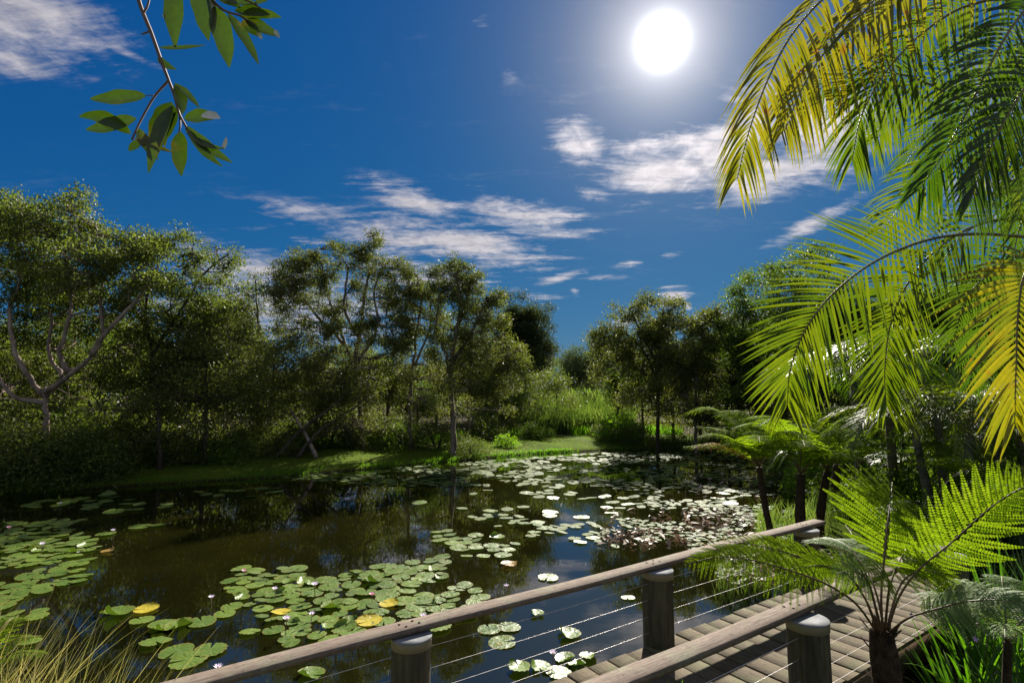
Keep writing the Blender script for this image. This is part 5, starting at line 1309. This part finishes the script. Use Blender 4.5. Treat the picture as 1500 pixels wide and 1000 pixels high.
# sedges at the lower left
n = 2000; Y = rng.uniform(2.3, 3.9, n); X = -rng.uniform(1.6, 3.8, n) * (Y / 3.3)
blades('sedge_grass', 'thin dry and green sedge stalks rising at the lower left corner', M['sedge'], X, Y, rng.uniform(.45, 1.0, len(X)) * np.clip(1.25 - .9 * (X / Y + .95), .5, 1.25), .0065, .5, .32, 7, None, 'stuff', 'sedge')
X, Y = rng.uniform(-2.2, -1.2, 60), rng.uniform(2.4, 3.0, 60)
blades('sedge_grass', 'few thin stalks beside the handrail end', M['sedge'], X, Y, rng.uniform(.4, .75, 60), .005, .5, .4, 7, None, 'stuff', 'sedge')

# ------------------------------------------------------------------ overhanging branch, top left
BD = 1.35
hb = empty('overhanging_branch', P(195, -60, BD)); tag(hb, 'reddish twig with lance shaped dark green leaves hanging in at the top left', 'branch', 'leafy branches hanging over the view')
def twig(par, pts, r0_, r1_, name='twig'):
    p = np.array([P(x, y, d) for x, y, d in pts]); c = curve(p, 8 * len(p)); g = G(); g.tube(c, np.linspace(r0_, r1_, len(c)), 7)
    return g.build(name, M['twig'], par, c[0], True)
def bleaf(par, a, b_, w, bow=0.0, mat='branch_leaf', face=(0, -1, .25), tipcurl=0.0, da=0.0, db=0.0, bowz=0.0):
    """leaf from pixel a to pixel b_, w pixels wide; bow: sideways bend in pixels"""
    A0, B0 = P(*a, BD + da), P(*b_, BD + db); L = np.linalg.norm(B0 - A0); T = (B0 - A0) / L
    nr = unit(np.array(face, float)); sd = unit(np.cross(T, nr)); nr = np.cross(sd, T)
    s_ = np.linspace(0, 1, 15); wd = w * 1.22 / F * BD * .5
    pts = A0 + T * (s_ * L)[:, None] + sd * (bow / F * BD * 4 * s_ * (1 - s_))[:, None] + nr * (bowz * L * 4 * s_ * (1 - s_) + tipcurl * L * s_ ** 4)[:, None]
    TT = unit(np.gradient(pts, axis=0)); SD = unit(np.cross(TT, nr)); NN = np.cross(SD, TT)
    ww = np.maximum(np.sin(np.pi * np.clip(s_, .0, .985) ** .8) ** .75 * wd * (1 + .06 * np.sin(s_ * 14 + L * 90)), wd * .06)
    cols = []
    for e, lift in ((-1, .32), (-.5, .10), (0, 0), (.5, .10), (1, .32)): cols.append(pts + SD * (ww * e)[:, None] + NN * (ww * lift)[:, None])
    V = np.stack(cols, 1).reshape(-1, 3); i = (np.arange(14)[:, None] * 5 + np.arange(4)[None]).ravel()
    g = G(); g.add(V, np.stack([i, i + 1, i + 6, i + 5], 1)); g.build('leaf', M[mat], par, A0, True)
twig(hb, [(193, -60, BD), (203, 0, BD), (222, 50, BD), (237, 92, BD), (247, 118, BD), (256, 142, BD), (263, 168, BD), (275, 190, BD)], .0055, .0028, 'main_twig')
twig(hb, [(247, 118, BD), (226, 142, BD), (207, 175, BD - .01), (193, 205, BD - .02)], .0032, .0022)
twig(hb, [(263, 168, BD), (264, 185, BD), (262, 194, BD)], .0024, .0018)
twig(hb, [(222, 45, BD), (212, 49, BD), (207, 51, BD)], .003, .0015)
twig(hb, [(211, 18, BD), (217, 6, BD), (222, -20, BD)], .003, .002)
twig(hb, [(225, 140, BD), (218, 140, BD), (212, 141, BD)], .0013, .001)
bleaf(hb, (214, 141), (132, 145), 21, -2, face=(0, -1, .1))
bleaf(hb, (200, 174), (126, 190), 23, -4, face=(.1, -1, .2))
bleaf(hb, (192, 196), (116, 171), 17, 10, face=(0, -1, -.3))
bleaf(hb, (251, 150), (217, 212), 30, -6, face=(.3, -1, 0), db=.02)
bleaf(hb, (252, 155), (218, 253), 33, -2, face=(-.4, -1, 0), db=-.02)
bleaf(hb, (258, 165), (242, 215), 20, 5, face=(-.5, -1, 0))
bleaf(hb, (264, 193), (266, 258), 21, 0, face=(0, -1, 0))
bleaf(hb, (255, 122), (292, 158), 9, -2, face=(.5, -1, 0))
bleaf(hb, (256, 125), (266, 168), 14, -4, face=(.7, -1, 0))
bleaf(hb, (270, 174), (322, 172), 19, -2, face=(0, -1, .1))
bleaf(hb, (296, 168), (323, 174), 15, 0, 'leaf_pale', face=(0, -1, .5), da=-.004, db=-.012)
bleaf(hb, (272, 185), (340, 238), 15, 5, face=(.3, -1, 0))
bleaf(hb, (276, 190), (326, 244), 11, 4, face=(-.3, -1, 0))
bleaf(hb, (283, 200), (330, 218), 9, 6, face=(0, -1, .4)); bleaf(hb, (326, 219), (331, 201), 6, 2, 'leaf_pale')
bleaf(hb, (203, 188), (232, 234), 13, 3, face=(.4, -1, 0))
bleaf(hb, (196, 202), (256, 224), 8, 2, face=(0, -1, .5))
bleaf(hb, (207, 208), (188, 221), 12, 0, face=(0, -1, 0))
bleaf(hb, (232, 83), (259, 102), 9, 4, face=(0, -1, 0))
bleaf(hb, (233, 70), (302, 66), 8, 4, face=(0, -1, .3))
h2 = empty('overhanging_branch', P(300, -60, BD)); tag(h2, 'second leafy twig cut off by the top edge, right of the long reddish twig', 'branch', 'leafy branches hanging over the view')
twig(h2, [(285, -60, BD), (305, -10, BD), (326, 14, BD), (352, 24, BD), (372, 38, BD)], .004, .0022, 'main_twig')
twig(h2, [(305, -10, BD), (335, -8, BD), (368, 4, BD), (385, 14, BD)], .003, .0015)
for a, b_, w, bow, mt, fc in [((256, -34), (257, 70), 25, 0, 'branch_leaf', (.1, -1, 0)), ((290, -30), (306, 60), 31, -3, 'branch_leaf', (-.3, -1, 0)), ((299, -22), (313, 56), 11, -6, 'leaf_pale', (.6, -1, 0)), ((313, 10), (336, 99), 26, -4, 'branch_leaf', (.1, -1, 0)), ((334, 20), (379, 95), 13, -3, 'branch_leaf', (.3, -1, 0)),
                              ((345, 14), (396, 22), 24, 3, 'branch_leaf', (0, -1, .4)), ((352, 24), (412, 26), 14, -4, 'branch_leaf', (0, -1, -.2)), ((360, 28), (409, 54), 18, 2, 'branch_leaf', (.2, -1, .2)), ((355, 30), (384, 56), 14, 0, 'branch_leaf', (0, -1, 0)), ((377, 44), (384, 58), 6, 0, 'leaf_pale', (0, -1, 0)), ((402, 44), (410, 56), 5, 0, 'leaf_pale', (0, -1, 0)),
                              ((330, 2), (378, 6), 20, 3, 'branch_leaf', (0, -1, .5)), ((318, -6), (352, 12), 18, 0, 'branch_leaf', (.3, -1, .3)), ((372, 6), (400, -6), 10, 2, 'branch_leaf', (0, -1, .2)), ((300, -20), (340, -14), 20, 0, 'branch_leaf', (0, -1, .3)), ((240, 20), (244, 30), 5, 0, 'leaf_pale', (0, -1, 0))]:
    bleaf(h2, a, b_, w, bow, mt, fc, da=-.003 if mt == 'leaf_pale' else 0, db=-.003 if mt == 'leaf_pale' else 0)
